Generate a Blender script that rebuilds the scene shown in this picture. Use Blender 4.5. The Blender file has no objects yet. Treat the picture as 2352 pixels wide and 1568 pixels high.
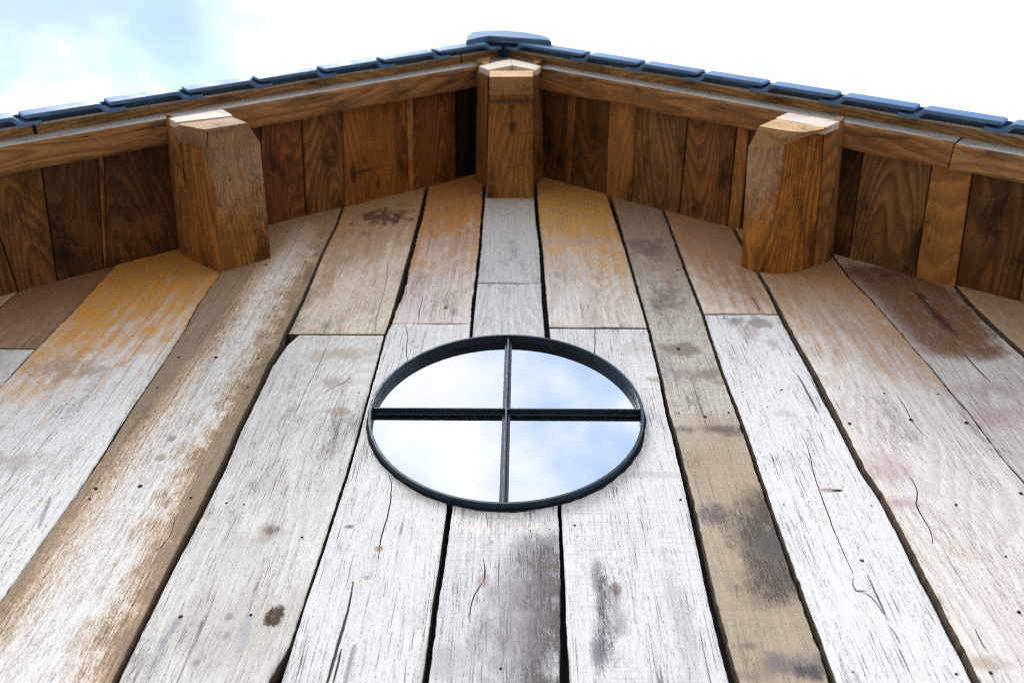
import bpy, bmesh, math, random
import numpy as np
from mathutils import Vector, noise as mnoise

random.seed(7)
SC = bpy.context.scene
COL = SC.collection

# ------------------------------------------------------------------ camera
F_PX, PITCH, YAW, ROLL = 1962.8, math.radians(59.798), math.radians(-1.2087), math.radians(1.3301)
CAMP = np.array([0.0, -1.4, 1.55])
CX, CY = 1176.0, 784.0                      # picture centre in the 2352 x 1568 tracing grid
def _axes():
    p, y, r = PITCH, YAW, ROLL
    f = np.array([math.sin(y)*math.cos(p), math.cos(y)*math.cos(p), math.sin(p)])
    rt = np.array([math.cos(y), -math.sin(y), 0.0]); up = np.cross(rt, f)
    c, s = math.cos(r), math.sin(r)
    return f, rt*c+up*s, up*c-rt*s
FW, RT, UP = _axes()
cam = bpy.data.cameras.new('camera'); camo = bpy.data.objects.new('camera', cam); COL.objects.link(camo)
cam.sensor_width = 36.0; cam.lens = F_PX/2352*36.0; cam.clip_end = 3000; cam.clip_start = 0.05
from mathutils import Matrix
M = Matrix(((RT[0], UP[0], -FW[0], CAMP[0]), (RT[1], UP[1], -FW[1], CAMP[1]), (RT[2], UP[2], -FW[2], CAMP[2]), (0, 0, 0, 1)))
camo.matrix_world = M
SC.camera = camo
cam.dof.use_dof = True; cam.dof.focus_distance = 2.2; cam.dof.aperture_fstop = 2.8

# ------------------------------------------------------------------ world, sun, exposure
SUN_EL, SUN_AZ = math.radians(62), math.radians(216)     # compass-like: direction the light comes from, from +Y clockwise
W = bpy.data.worlds.new('World'); SC.world = W; W.use_nodes = True
nt = W.node_tree; nt.nodes.clear()
def N(t, **k):
    n = nt.nodes.new(t)
    for a, v in k.items(): setattr(n, a, v)
    return n
wo = N('ShaderNodeOutputWorld')
sky = N('ShaderNodeTexSky', sky_type='NISHITA', sun_disc=False, sun_elevation=SUN_EL, sun_rotation=SUN_AZ, air_density=1.2, dust_density=0.6, ozone_density=1.6)
bg1 = N('ShaderNodeBackground'); bg1.inputs[1].default_value = 0.1
nt.links.new(sky.outputs[0], bg1.inputs[0])
bg2 = N('ShaderNodeBackground'); bg2.inputs[0].default_value = (0.85, 0.925, 1.0, 1); bg2.inputs[1].default_value = 0.86
tc = N('ShaderNodeTexCoord')
sep = N('ShaderNodeSeparateXYZ'); nt.links.new(tc.outputs['Generated'], sep.inputs[0])
def wmath(op, a, b=None):
    n = N('ShaderNodeMath', operation=op)
    for i, v in enumerate((a, b)):
        if v is None: continue
        if isinstance(v, (int, float)): n.inputs[i].default_value = v
        else: nt.links.new(v, n.inputs[i])
    return n.outputs[0]
zz = wmath('MAXIMUM', wmath('ADD', sep.outputs[2], 0.12), 0.05)
px_ = wmath('DIVIDE', sep.outputs[0], zz); py_ = wmath('DIVIDE', sep.outputs[1], zz)
cmb = N('ShaderNodeCombineXYZ'); nt.links.new(px_, cmb.inputs[0]); nt.links.new(py_, cmb.inputs[1]); cmb.inputs[2].default_value = 14.1
nz = N('ShaderNodeTexNoise'); nz.inputs['Scale'].default_value = 2.3; nz.inputs['Detail'].default_value = 7; nz.inputs['Roughness'].default_value = 0.56; nz.inputs['Distortion'].default_value = 0.25
nt.links.new(cmb.outputs[0], nz.inputs['Vector'])
# thick and thin parts of the cloud sheet
nz2 = N('ShaderNodeTexNoise'); nz2.inputs['Scale'].default_value = 4.2; nz2.inputs['Detail'].default_value = 5; nz2.inputs['Roughness'].default_value = 0.52
nt.links.new(cmb.outputs[0], nz2.inputs['Vector'])
cr_ = N('ShaderNodeMapRange', interpolation_type='SMOOTHSTEP'); cr_.inputs[1].default_value = 0.36; cr_.inputs[2].default_value = 0.62; nt.links.new(nz2.outputs[0], cr_.inputs[0])
cmx = N('ShaderNodeMix', data_type='RGBA'); cmx.inputs[6].default_value = (0.43, 0.60, 0.92, 1); cmx.inputs[7].default_value = (0.93, 0.965, 1.0, 1)
nt.links.new(cr_.outputs[0], cmx.inputs[0]); nt.links.new(cmx.outputs[2], bg2.inputs[0])
# the cloud sheet is thinner towards the left of the house
cov = wmath('ADD', nz.outputs[0], wmath('MULTIPLY', px_, 0.40))
mr = N('ShaderNodeMapRange', interpolation_type='SMOOTHSTEP'); mr.inputs[1].default_value = 0.18; mr.inputs[2].default_value = 0.41; mr.inputs[3].default_value = 0.14
nt.links.new(cov, mr.inputs[0])
mxs = N('ShaderNodeMixShader'); nt.links.new(mr.outputs[0], mxs.inputs[0]); nt.links.new(bg1.outputs[0], mxs.inputs[1]); nt.links.new(bg2.outputs[0], mxs.inputs[2])
nt.links.new(mxs.outputs[0], wo.inputs[0])

sun = bpy.data.lights.new('sun', 'SUN'); sun.energy = 1.45; sun.angle = math.radians(22); sun.color = (1.0, 0.97, 0.93)
suno = bpy.data.objects.new('sun', sun); COL.objects.link(suno)
sd = Vector((math.sin(SUN_AZ)*math.cos(SUN_EL), math.cos(SUN_AZ)*math.cos(SUN_EL), math.sin(SUN_EL)))
suno.rotation_euler = sd.to_track_quat('Z', 'Y').to_euler(); suno.location = (0, -6, 9)
vs = SC.view_settings; vs.view_transform = 'Standard'; vs.look = 'None'; vs.exposure = 1.45; vs.gamma = 1.0; vs.use_curve_mapping = False
SC.cycles.use_denoising = False; SC.cycles.filter_width = 1.05
SC.cycles.max_bounces = 6; SC.cycles.diffuse_bounces = 3

# ------------------------------------------------------------------ pixel -> place
def ray(q): return FW*F_PX + RT*(q[0]-CX) - UP*(q[1]-CY)
def onY(q, y=0.0):
    d = ray(q); return CAMP + d*((y-CAMP[1])/d[1])
def onZ(q, z):
    d = ray(q); return CAMP + d*((z-CAMP[2])/d[2])
X0, Z0, SL = -0.088, 5.688, 0.795           # ridge line of the soffit on the wall, roof slope
AL = math.atan(SL); CA, SA = math.cos(AL), math.sin(AL)
def roof_z(x): return Z0 - SL*abs(x-X0)
def RP(side, s, y, h):                       # s metres down the slope, h metres square to it (0 = soffit face)
    return Vector((X0 + side*CA*s + side*SA*h, y, Z0 - SA*s + CA*h))
def onS(q, side, off=0.0):
    n = np.array([side*SL, 0, 1.0]); d = ray(q); k = Z0 + side*SL*X0 + off
    p = CAMP + d*((k - n@CAMP)/(n@d)); return p
def s_of(x, side): return side*(x-X0)/CA

# ------------------------------------------------------------------ node helpers
class NB:
    def __init__(self, name):
        self.m = bpy.data.materials.new(name); self.m.use_nodes = True
        self.t = self.m.node_tree; self.t.nodes.clear()
    def n(self, typ, **k):
        x = self.t.nodes.new(typ)
        for a, v in k.items(): setattr(x, a, v)
        return x
    def put(self, sock, v):
        if v is None: return
        if isinstance(v, bpy.types.NodeSocket): self.t.links.new(v, sock)
        elif isinstance(v, (tuple, list)) and sock.type == 'RGBA' and len(v) == 3: sock.default_value = (*v, 1)
        else: sock.default_value = v
    def math(self, op, a, b=None, c=None, clamp=False):
        x = self.n('ShaderNodeMath', operation=op, use_clamp=clamp)
        for i, v in enumerate((a, b, c)): self.put(x.inputs[i], v)
        return x.outputs[0]
    def vmath(self, op, a, b=None):
        x = self.n('ShaderNodeVectorMath', operation=op); self.put(x.inputs[0], a); self.put(x.inputs[1], b); return x.outputs[0]
    def noise(self, vec, scale=1.0, detail=2.0, rough=0.5, dist=0.0):
        x = self.n('ShaderNodeTexNoise'); self.put(x.inputs['Vector'], vec)
        for k, v in (('Scale', scale), ('Detail', detail), ('Roughness', rough), ('Distortion', dist)): x.inputs[k].default_value = v
        return x.outputs[0]
    def rng(self, v, a, b, lo=0.0, hi=1.0, smooth=True):
        x = self.n('ShaderNodeMapRange', interpolation_type='SMOOTHSTEP' if smooth else 'LINEAR')
        for i, w in enumerate((v, a, b, lo, hi)): self.put(x.inputs[i], w)
        return x.outputs[0]
    def mix(self, f, a, b, mode='MIX'):
        x = self.n('ShaderNodeMix', data_type='RGBA', blend_type=mode); self.put(x.inputs[0], f); self.put(x.inputs[6], a); self.put(x.inputs[7], b); return x.outputs[2]
    def xyz(self, x=0.0, y=0.0, z=0.0):
        c = self.n('ShaderNodeCombineXYZ')
        for i, v in enumerate((x, y, z)): self.put(c.inputs[i], v)
        return c.outputs[0]

# one shared group: weathered timber grain. gc = (across, along, depth) in metres
def make_group():
    g = bpy.data.node_groups.new('timber_grain', 'ShaderNodeTree')
    I = g.interface
    for nm, ty, dv in (('Offset', 'NodeSocketVector', None), ('Pale', 'NodeSocketColor', None), ('Mid', 'NodeSocketColor', None), ('Dark', 'NodeSocketColor', None),
                       ('Figure', 'NodeSocketFloat', 0.3), ('Checks', 'NodeSocketFloat', 0.5), ('Saw', 'NodeSocketFloat', 0.2), ('Specks', 'NodeSocketFloat', 0.0), ('Warp', 'NodeSocketFloat', 0.02), ('Blotch', 'NodeSocketFloat', 0.5)):
        s = I.new_socket(nm, in_out='INPUT', socket_type=ty)
        if dv is not None: s.default_value = dv
    for nm, ty in (('Color', 'NodeSocketColor'), ('Height', 'NodeSocketFloat'), ('Across', 'NodeSocketFloat'), ('Along', 'NodeSocketFloat'), ('Ragged', 'NodeSocketFloat'), ('Fibre', 'NodeSocketFloat')):
        I.new_socket(nm, in_out='OUTPUT', socket_type=ty)
    b = NB.__new__(NB); b.t = g
    gi = b.n('NodeGroupInput'); go = b.n('NodeGroupOutput'); o = gi.outputs
    at = b.n('ShaderNodeAttribute', attribute_name='gc')
    p0 = at.outputs['Vector']
    s0 = b.n('ShaderNodeSeparateXYZ'); b.put(s0.inputs[0], p0)
    p = b.vmath('ADD', p0, o['Offset'])
    wn = b.noise(b.vmath('MULTIPLY', p, (7.0, 1.7, 7.0)), 1.0, 2.0, 0.5)
    wv = b.math('MULTIPLY', b.math('SUBTRACT', wn, 0.5), o['Warp'])
    pw = b.vmath('ADD', p, b.xyz(wv, 0.0, wv))
    fine = b.noise(b.vmath('MULTIPLY', pw, (320.0, 34.0, 320.0)), 1.0, 2.0, 0.7)
    med = b.noise(b.vmath('MULTIPLY', pw, (210.0, 1.3, 210.0)), 1.0, 2.0, 0.6)
    blo = b.noise(b.vmath('MULTIPLY', p, (10.0, 4.0, 10.0)), 1.0, 4.0, 0.62)
    grit = b.noise(b.vmath('MULTIPLY', p, (520.0, 150.0, 520.0)), 1.0, 1.5, 0.75)
    # growth-ring figure: contour lines of a stretched field
    fld = b.noise(b.vmath('MULTIPLY', p, (3.6, 0.62, 3.6)), 1.0, 1.0, 0.4)
    ring = b.math('FRACT', b.math('MULTIPLY', b.math('ADD', fld, b.math('MULTIPLY', fine, 0.006)), 34.0))
    ring = b.math('MULTIPLY', b.rng(ring, 0.0, 0.8), b.rng(ring, 1.0, 0.8))
    # drying checks: short dark splits along the grain
    ck = b.noise(b.vmath('MULTIPLY', pw, (330.0, 5.0, 330.0)), 1.0, 1.0, 0.5)
    check = b.math('MULTIPLY', b.rng(ck, 0.35, 0.29), b.rng(blo, 0.38, 0.56))
    ck2 = b.noise(b.vmath('MULTIPLY', pw, (120.0, 1.5, 120.0)), 1.0, 1.0, 0.5)
    check = b.math('MAXIMUM', check, b.rng(ck2, 0.285, 0.262))
    # saw marks across the board
    saw = b.noise(b.vmath('MULTIPLY', p, (7.0, 260.0, 7.0)), 1.0, 2.0, 0.6)
    sawm = b.math('MULTIPLY', b.rng(saw, 0.47, 0.36), b.rng(blo, 0.58, 0.42))
    # small pits
    vo = b.noise(b.vmath('MULTIPLY', p, (240.0, 120.0, 240.0)), 1.0, 1.0)
    spk = b.math('MULTIPLY', b.rng(vo, 0.68, 0.73), b.rng(med, 0.35, 0.6))
    f1 = b.math('ADD', b.math('MULTIPLY', b.math('SUBTRACT', fine, 0.5), 1.9), b.math('MULTIPLY', b.math('SUBTRACT', med, 0.5), 1.5))
    f1 = b.math('ADD', f1, b.math('MULTIPLY', b.math('MULTIPLY', b.math('SUBTRACT', blo, 0.5), 3.2), o['Blotch']))
    f1 = b.math('ADD', f1, b.math('MULTIPLY', b.math('SUBTRACT', grit, 0.5), 2.0))
    f1 = b.math('ADD', f1, 0.34, clamp=True)
    c1 = b.mix(f1, o['Pale'], o['Mid'])
    c1 = b.mix(b.math('MULTIPLY', ring, b.math('MULTIPLY', o['Figure'], 1.0, clamp=True)), c1, o['Mid'])
    c1 = b.mix(b.math('MULTIPLY', b.rng(f1, 0.6, 1.0), 0.5), c1, o['Dark'])
    c1 = b.mix(b.math('MULTIPLY', b.rng(b.math('ADD', blo, b.math('MULTIPLY', b.math('SUBTRACT', fine, 0.5), 0.16)), 0.56, 0.72), b.math('MULTIPLY', o['Blotch'], 0.85)), c1, o['Dark'])
    dk = b.math('MAXIMUM', b.math('MULTIPLY', check, o['Checks']), b.math('MULTIPLY', sawm, b.math('MULTIPLY', o['Saw'], 0.32)))
    dk = b.math('MAXIMUM', dk, b.math('MULTIPLY', spk, o['Specks']))
    c1 = b.mix(b.math('MULTIPLY', dk, 1.25, clamp=True), c1, o['Dark'])
    h = b.math('ADD', b.math('MULTIPLY', b.math('ADD', fine, grit), 0.45), b.math('MULTIPLY', b.rng(ck, 0.28, 0.37), 0.5))
    rag = b.noise(b.vmath('MULTIPLY', p, (22.0, 13.0, 22.0)), 1.0, 5.0, 0.68)
    for nm, v in (('Color', c1), ('Height', h), ('Across', s0.outputs[0]), ('Along', s0.outputs[1]), ('Ragged', rag), ('Fibre', b.math('ADD', b.math('MULTIPLY', b.math('ADD', fine, grit), 0.3), b.math('ADD', b.math('MULTIPLY', med, 0.2), b.math('MULTIPLY', rag, 0.2))))):
        b.put(go.inputs[nm], v)
    return g
GRAIN = make_group()

def wood(name, pale, mid, dark=(0.05, 0.035, 0.025), fig=0.25, checks=0.5, saw=0.15, specks=0.0, warp=0.02, blotch=0.35, stains=(), rough=0.82, bump=0.55, conv=None):
    """stains: ('top', length, colour, strength) | ('blob', centre, (ru, rv), colour, strength, raggedness, softness) |
    ('band', [(x, y, halfwidth m)...], colour, strength, ragged m, soft m)   centres in tracing pixels on the wall"""
    b = NB(name)
    G = b.n('ShaderNodeGroup'); G.node_tree = GRAIN
    G.inputs['Offset'].default_value = (random.uniform(-50, 50), random.uniform(-50, 50), random.uniform(-9, 9))
    for k, v in (('Pale', pale), ('Mid', mid), ('Dark', dark), ('Figure', fig), ('Checks', checks), ('Saw', saw), ('Specks', specks), ('Warp', warp), ('Blotch', blotch)): b.put(G.inputs[k], v)
    col, hgt = G.outputs['Color'], G.outputs['Height']
    U, V, RG, FB = G.outputs['Across'], G.outputs['Along'], G.outputs['Ragged'], G.outputs['Fibre']
    rg0 = b.math('SUBTRACT', RG, 0.5); fb0 = b.math('SUBTRACT', FB, 0.5)
    FN = b.rng(FB, 0.36, 0.64)
    def broken(m, k):         # stain that breaks up along the fibres at its margin
        return b.math('MULTIPLY', b.math('ADD', m, b.math('MULTIPLY', b.math('SUBTRACT', 0.5, FN), k*2.0), clamp=True), b.rng(m, 0.0, 0.35))
    def tint(c, lo=0.6, hi=1.32):     # the stain keeps the grain of the board
        return b.mix(FN, tuple(v*hi for v in c), tuple(v*lo for v in c))
    cv = conv or (lambda q: (lambda p: (p[0], p[2]))(onY(q)))
    for st in stains:
        k = st[0]
        if k == 'top':        # wood under the eaves that rain and sun never bleached
            _, ln, c, strg = st
            ln *= 3.0
            d = b.math('SUBTRACT', b.math('SUBTRACT', Z0, b.math('MULTIPLY', b.math('ABSOLUTE', b.math('SUBTRACT', U, X0)), SL)), V)
            dr = b.noise(b.vmath('ADD', b.xyz(b.math('MULTIPLY', U, 38.0), b.math('MULTIPLY', V, 2.2), 0.0), (random.uniform(0, 99), random.uniform(0, 99), 0.0)), 1.0, 3.0, 0.6)
            d = b.math('ADD', d, b.math('MULTIPLY', b.math('ADD', b.math('MULTIPLY', rg0, 0.45), b.math('SUBTRACT', dr, 0.5)), ln*1.0))
            m = broken(b.rng(d, ln*1.35, ln*0.3), 0.45)
            col = b.mix(b.math('MULTIPLY', m, strg), col, b.mix(FN, (c[0]*1.3, c[1]*1.3, c[2]*1.3), (c[0]*0.55, c[1]*0.52, c[2]*0.48)))
        elif k == 'end':      # the outer end, out in the weather, has gone grey
            _, va, vb, c, strg, ua, ub = st
            m = b.rng(b.math('ADD', V, b.math('MULTIPLY', rg0, 0.3)), va, vb)
            if ua is not None: m = b.math('MULTIPLY', m, b.rng(b.math('ADD', U, b.math('MULTIPLY', rg0, 0.06)), ua, ub))
            col = b.mix(b.math('MULTIPLY', broken(m, 0.5), strg), col, tint(c, 0.55, 1.3))
        elif k == 'blob':
            _, q, (ru, rv), c, strg, rag, soft = st
            cu, cvv = cv(q)
            du = b.math('DIVIDE', b.math('SUBTRACT', U, cu), ru*1.15); dv = b.math('DIVIDE', b.math('SUBTRACT', V, cvv), rv*1.15)
            d = b.math('SQRT', b.math('ADD', b.math('MULTIPLY', du, du), b.math('MULTIPLY', dv, dv)))
            d = b.math('ADD', d, b.math('MULTIPLY', rg0, rag*1.2))
            m = b.math('MULTIPLY', broken(b.rng(d, 1.1, 0.85-soft), 0.62 if soft > 0.55 else 0.25), strg)
            col = b.mix(m, col, tint(c))
        elif k == 'band':
            _, pts, c, strg, rag, soft = st
            P = sorted([(*cv(p[:2])[::-1], p[2]) for p in pts])      # (along, across, halfwidth)
            v0, v1 = P[0][0], P[-1][0]; us = [p[1] for p in P]; u0, u1 = min(us)-0.01, max(us)+0.01; hm = max(p[2] for p in P)*1.001
            t = b.rng(V, v0, v1, smooth=False)
            cc = []
            for sel in (0, 1):
                fc = b.n('ShaderNodeFloatCurve'); cu_ = fc.mapping.curves[0]
                vals = [((p[0]-v0)/(v1-v0), (p[1]-u0)/(u1-u0) if sel == 0 else p[2]/hm) for p in P]
                cu_.points[0].location = vals[0]; cu_.points[1].location = vals[-1]
                for a_, b_ in vals[1:-1]: cu_.points.new(a_, b_)
                fc.mapping.update(); b.put(fc.inputs['Value'], t); cc.append(fc.outputs[0])
            xc = b.math('MULTIPLY_ADD', cc[0], u1-u0, u0); hw = b.math('MULTIPLY', cc[1], hm)
            d = b.math('SUBTRACT', b.math('ABSOLUTE', b.math('SUBTRACT', b.math('ADD', U, b.math('MULTIPLY', rg0, rag)), xc)), hw)
            thin = hm < 0.007
            if thin:
                ins = b.math('MULTIPLY', b.math('GREATER_THAN', V, v0), b.math('LESS_THAN', V, v1))
                m = b.math('MULTIPLY', b.math('MULTIPLY', b.rng(d, soft, -soft*0.2), ins), strg)
            else:
                fd = min(0.12, (v1-v0)*0.25)
                ins = b.math('MULTIPLY', b.rng(V, v0, v0+fd), b.rng(V, v1, v1-fd))
                m = b.math('MULTIPLY', broken(b.math('MULTIPLY', b.rng(d, soft*1.5, -soft*1.3), ins), 0.6), strg)
            col = b.mix(m, col, c if thin else tint(c, 0.72, 1.14))
            if thin: hgt = b.math('SUBTRACT', hgt, b.math('MULTIPLY', m, 1.5))
    bs = b.n('ShaderNodeBsdfPrincipled'); b.put(bs.inputs['Base Color'], col); bs.inputs['Roughness'].default_value = rough
    bs.inputs['Specular IOR Level'].default_value = 0.25
    bp = b.n('ShaderNodeBump'); bp.inputs['Strength'].default_value = bump; bp.inputs['Distance'].default_value = 0.0022; b.put(bp.inputs['Height'], hgt)
    b.put(bs.inputs['Normal'], bp.outputs[0])
    out = b.n('ShaderNodeOutputMaterial'); b.put(out.inputs[0], bs.outputs[0])
    return b.m

def plain(name, c, rough=0.5, spec=0.5, metal=0.0, nscale=30.0, namp=0.25, bump=0.0):
    b = NB(name); tcn = b.n('ShaderNodeTexCoord')
    nn = b.noise(tcn.outputs['Object'], nscale, 4.0, 0.6)
    k = b.rng(nn, 0.3, 0.7, 1-namp, 1+namp)
    col = b.mix(1.0, (*c, 1), b.xyz(k, k, k), 'MULTIPLY')
    bs = b.n('ShaderNodeBsdfPrincipled'); b.put(bs.inputs['Base Color'], col)
    b.put(bs.inputs['Roughness'], b.rng(nn, 0.3, 0.7, rough*0.85, min(1, rough*1.2))); bs.inputs['Specular IOR Level'].default_value = spec; bs.inputs['Metallic'].default_value = metal
    if bump:
        bp = b.n('ShaderNodeBump'); bp.inputs['Strength'].default_value = bump; bp.inputs['Distance'].default_value = 0.003; b.put(bp.inputs['Height'], nn); b.put(bs.inputs['Normal'], bp.outputs[0])
    out = b.n('ShaderNodeOutputMaterial'); b.put(out.inputs[0], bs.outputs[0]); return b.m

# ------------------------------------------------------------------ object helpers
def link(name, me, mat=None, parent=None, label=None, kind=None):
    o = bpy.data.objects.new(name, me); COL.objects.link(o)
    if mat is not None: me.materials.append(mat)
    if parent is not None: o.parent = parent
    if label: o['label'] = label
    if kind: o['kind'] = kind
    return o
def mesh(name, V, Fs, gc=None, smooth=False):
    me = bpy.data.meshes.new(name); me.from_pydata([tuple(v) for v in V], [], Fs)
    bm = bmesh.new(); bm.from_mesh(me); bmesh.ops.recalc_face_normals(bm, faces=bm.faces); bm.to_mesh(me); bm.free()
    if gc is not None:
        a = me.attributes.new('gc', 'FLOAT_VECTOR', 'POINT')
        a.data.foreach_set('vector', np.array(gc, dtype=np.float32).ravel())
    if smooth: me.polygons.foreach_set('use_smooth', [True]*len(me.polygons))
    me.update(); return me
def loft(rings, cap=True):
    """rings: list of equally long point lists; returns verts, faces"""
    n = len(rings[0]); V = [p for r in rings for p in r]; Fs = []
    for i in range(len(rings)-1):
        for j in range(n):
            a, b_ = i*n+j, i*n+(j+1) % n; Fs.append((a, b_, b_+n, a+n))
    if cap: Fs.append(tuple(range(n-1, -1, -1))); Fs.append(tuple(range((len(rings)-1)*n, len(rings)*n)))
    return V, Fs
def nz3(x, y, z): return mnoise.noise(Vector((x, y, z)))

barn = bpy.data.objects.new('barn', None); COL.objects.link(barn); barn.empty_display_size = 0.3
barn['label'] = 'timber barn with weathered plank gable, round black window and dark tiled roof'; barn['category'] = 'barn'

# ------------------------------------------------------------------ ground
gme = mesh('ground', [(-400, -400, 0), (400, -400, 0), (400, 400, 0), (-400, 400, 0)], [(0, 1, 2, 3)])
def ground_mat():
    b = NB('gravel'); tcn = b.n('ShaderNodeTexCoord'); p = tcn.outputs['Object']
    n1 = b.noise(p, 45.0, 4.0, 0.65); n2 = b.noise(p, 0.7, 3.0, 0.5)
    c = b.mix(b.rng(n1, 0.3, 0.7), (0.14, 0.105, 0.066), (0.34, 0.265, 0.175)); c = b.mix(b.rng(n2, 0.35, 0.7, 0, 0.4), c, (0.26, 0.21, 0.14))
    bs = b.n('ShaderNodeBsdfPrincipled'); b.put(bs.inputs['Base Color'], c); bs.inputs['Roughness'].default_value = 0.9
    bp = b.n('ShaderNodeBump'); bp.inputs['Distance'].default_value = 0.02; b.put(bp.inputs['Height'], n1); b.put(bs.inputs['Normal'], bp.outputs[0])
    out = b.n('ShaderNodeOutputMaterial'); b.put(out.inputs[0], bs.outputs[0]); return b.m
link('ground', gme, ground_mat(), kind='structure')

# ------------------------------------------------------------------ window place
WX, WZ, WA, WB = -0.041, 3.551, 0.392, 0.4175       # centre and half width / half height of the steel hoop
def ell(z, grow=0.0):
    t = 1 - ((z-WZ)/(WB+grow))**2
    return (WA+grow)*math.sqrt(t) if t > 0 else None

# ------------------------------------------------------------------ wall core
HALF, DEEP, EAVE = 2.45, 4.2, None
def wall_core():
    xl, xr = X0-HALF, X0+HALF; ytop = 0.04
    poly = [(xl, 0.0), (xr, 0.0), (xr, roof_z(xr)+0.02), (X0, Z0+0.02), (xl, roof_z(xl)+0.02)]
    n = 96; angs = sorted([2*math.pi*i/n for i in range(n)] + [math.atan2(p[1]-WZ, p[0]-WX) % (2*math.pi) for p in poly])
    V, Fs = [], []
    for a in angs:
        dx, dz = math.cos(a), math.sin(a); best = None
        for i in range(5):
            (ax, az), (bx, bz) = poly[i], poly[(i+1) % 5]; ex, ez = bx-ax, bz-az; den = dx*ez-dz*ex
            if abs(den) < 1e-9: continue
            t = ((ax-WX)*ez-(az-WZ)*ex)/den; u = ((ax-WX)*dz-(az-WZ)*dx)/den
            if t > 1e-6 and -1e-6 <= u <= 1+1e-6 and (best is None or t < best): best = t
        V.append((WX+(WA-0.003)*dx, 0.04, WZ+(WB-0.003)*dz)); V.append((WX+best*dx, 0.04, WZ+best*dz))
    m = len(angs)
    for i in range(m):
        j = (i+1) % m; Fs.append((2*i, 2*i+1, 2*j+1, 2*j))
    k = len(V)
    for y in (0.04, DEEP): V += [(x, y, z) for x, z in poly]
    for i in range(5): j = (i+1) % 5; Fs.append((k+i, k+j, k+5+j, k+5+i))
    Fs.append(tuple(range(k+5, k+10)))
    return mesh('wall', V, Fs)
m_core = plain('tarred_boarding', (0.012, 0.012, 0.014), 0.9, 0.2)
wall = link('wall', wall_core(), m_core, barn, label='pale weathered board gable wall')

# ------------------------------------------------------------------ plank tracing (gap lines between boards: x, y, gap width in tracing pixels)
GAPS = {
 'z': [(38, 671, 3), (0, 703, 3)],
 '0': [(258, 617, 2), (161, 720, 2), (79, 804, 2.5), (22, 866, 3), (0, 890, 3)],
 '1': [(530, 590, 2), (506, 630, 2), (458, 700, 2.5), (425, 762, 2.5), (366, 852, 3), (307, 938, 3.5), (260, 1013, 4.5), (238, 1049, 4), (183, 1130, 3.5), (102, 1243, 3), (51, 1316, 3), (0, 1389, 3)],
 '2': [(790, 470, 3), (774, 517, 3), (740, 586, 3), (696, 692, 4), (659, 766, 6), (648, 799, 10), (619, 843, 8), (593, 901, 7), (549, 989, 8), (513, 1074, 9), (472, 1155, 9), (428, 1239, 9), (384, 1324, 8), (340, 1415, 7), (275, 1547, 7), (265, 1568, 7)],
 '3': [(983, 420, 5), (966, 494, 6), (946, 574, 8), (913, 689, 7), (896, 744, 6), (884, 770, 4), (867, 836, 4), (845, 916, 4), (825, 993, 4.5), (801, 1077, 5), (776, 1155, 5), (745, 1252, 5), (696, 1397, 5), (672, 1475, 6), (652, 1520, 14), (631, 1568, 24)],
 '4': [(1115, 420, 4), (1107, 505, 4), (1102, 574, 4.5), (1089, 689, 5), (1081, 781, 5), (1032, 1170, 9), (1017, 1287, 10), (999, 1397, 10), (977, 1568, 11)],
 '5': [(1228, 420, 5), (1235, 513, 6), (1243, 574, 6), (1250, 689, 8), (1259, 784, 9), (1285, 1162, 5), (1292, 1305, 7), (1294, 1433, 10), (1297, 1543, 16), (1298, 1568, 18)],
 '6': [(1396, 440, 8), (1416, 502, 8), (1438, 574, 5), (1471, 689, 5), (1490, 755, 5), (1508, 828, 5), (1519, 872, 6), (1534, 952, 7), (1550, 1004, 9), (1573, 1096, 10), (1595, 1188, 12), (1615, 1280, 13), (1639, 1390, 15), (1665, 1488, 17), (1687, 1568, 19)],
 '7': [(1521, 475, 4), (1548, 546, 4), (1577, 627, 5), (1615, 722, 5), (1636, 788, 5), (1661, 861, 5), (1691, 938, 6), (1720, 1018, 7), (1744, 1091, 7), (1771, 1170, 7), (1804, 1265, 8), (1837, 1356, 9), (1870, 1444, 10), (1899, 1525, 11), (1914, 1568, 12)],
 '8': [(1720, 590, 4), (1742, 630, 4), (1768, 674, 5), (1797, 733, 7), (1837, 806, 7), (1870, 864, 8), (1899, 923, 10), (1925, 971, 10), (1954, 1029, 9), (1984, 1088, 9), (2020, 1140, 8), (2068, 1228, 9), (2104, 1301, 10), (2141, 1371, 11), (2185, 1459, 11), (2218, 1521, 12), (2240, 1568, 12)],
 '9': [(1905, 580, 3), (1951, 641, 3), (2002, 692, 3), (2053, 751, 3), (2097, 802, 3), (2134, 843, 3), (2178, 898, 3), (2225, 952, 3), (2284, 1033, 3), (2317, 1074, 4), (2352, 1111, 4)],
 '10': [(2188, 655, 4), (2225, 700, 6), (2280, 755, 7), (2352, 821, 7)],
}
def gap_fn(pts):
    L = []
    for x, y, w in pts:
        w = w*1.3+0.8
        a = onY((x-w/2, y)); c = onY((x, y)); e = onY((x+w/2, y)); L.append((c[2], c[0], e[0]-a[0]))
    L.sort(); L = np.array(L)
    return lambda z: (float(np.interp(z, L[:, 0], L[:, 1])), float(np.interp(z, L[:, 0], L[:, 2])))
GF = {k: gap_fn(v) for k, v in GAPS.items()}
def const_gap(x, w=0.005): return lambda z: (x, w)
# boards outside the frame run on at a regular width
xz, xl_ = GF['z'](4.0)[0], GF['10'](4.0)[0]
GF['zz'] = const_gap(xz-0.24); GF['zzz'] = const_gap(X0-HALF)
GF['11'] = const_gap(xl_+0.25); GF['12'] = const_gap(xl_+0.5); GF['13'] = const_gap(X0+HALF)

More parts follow.
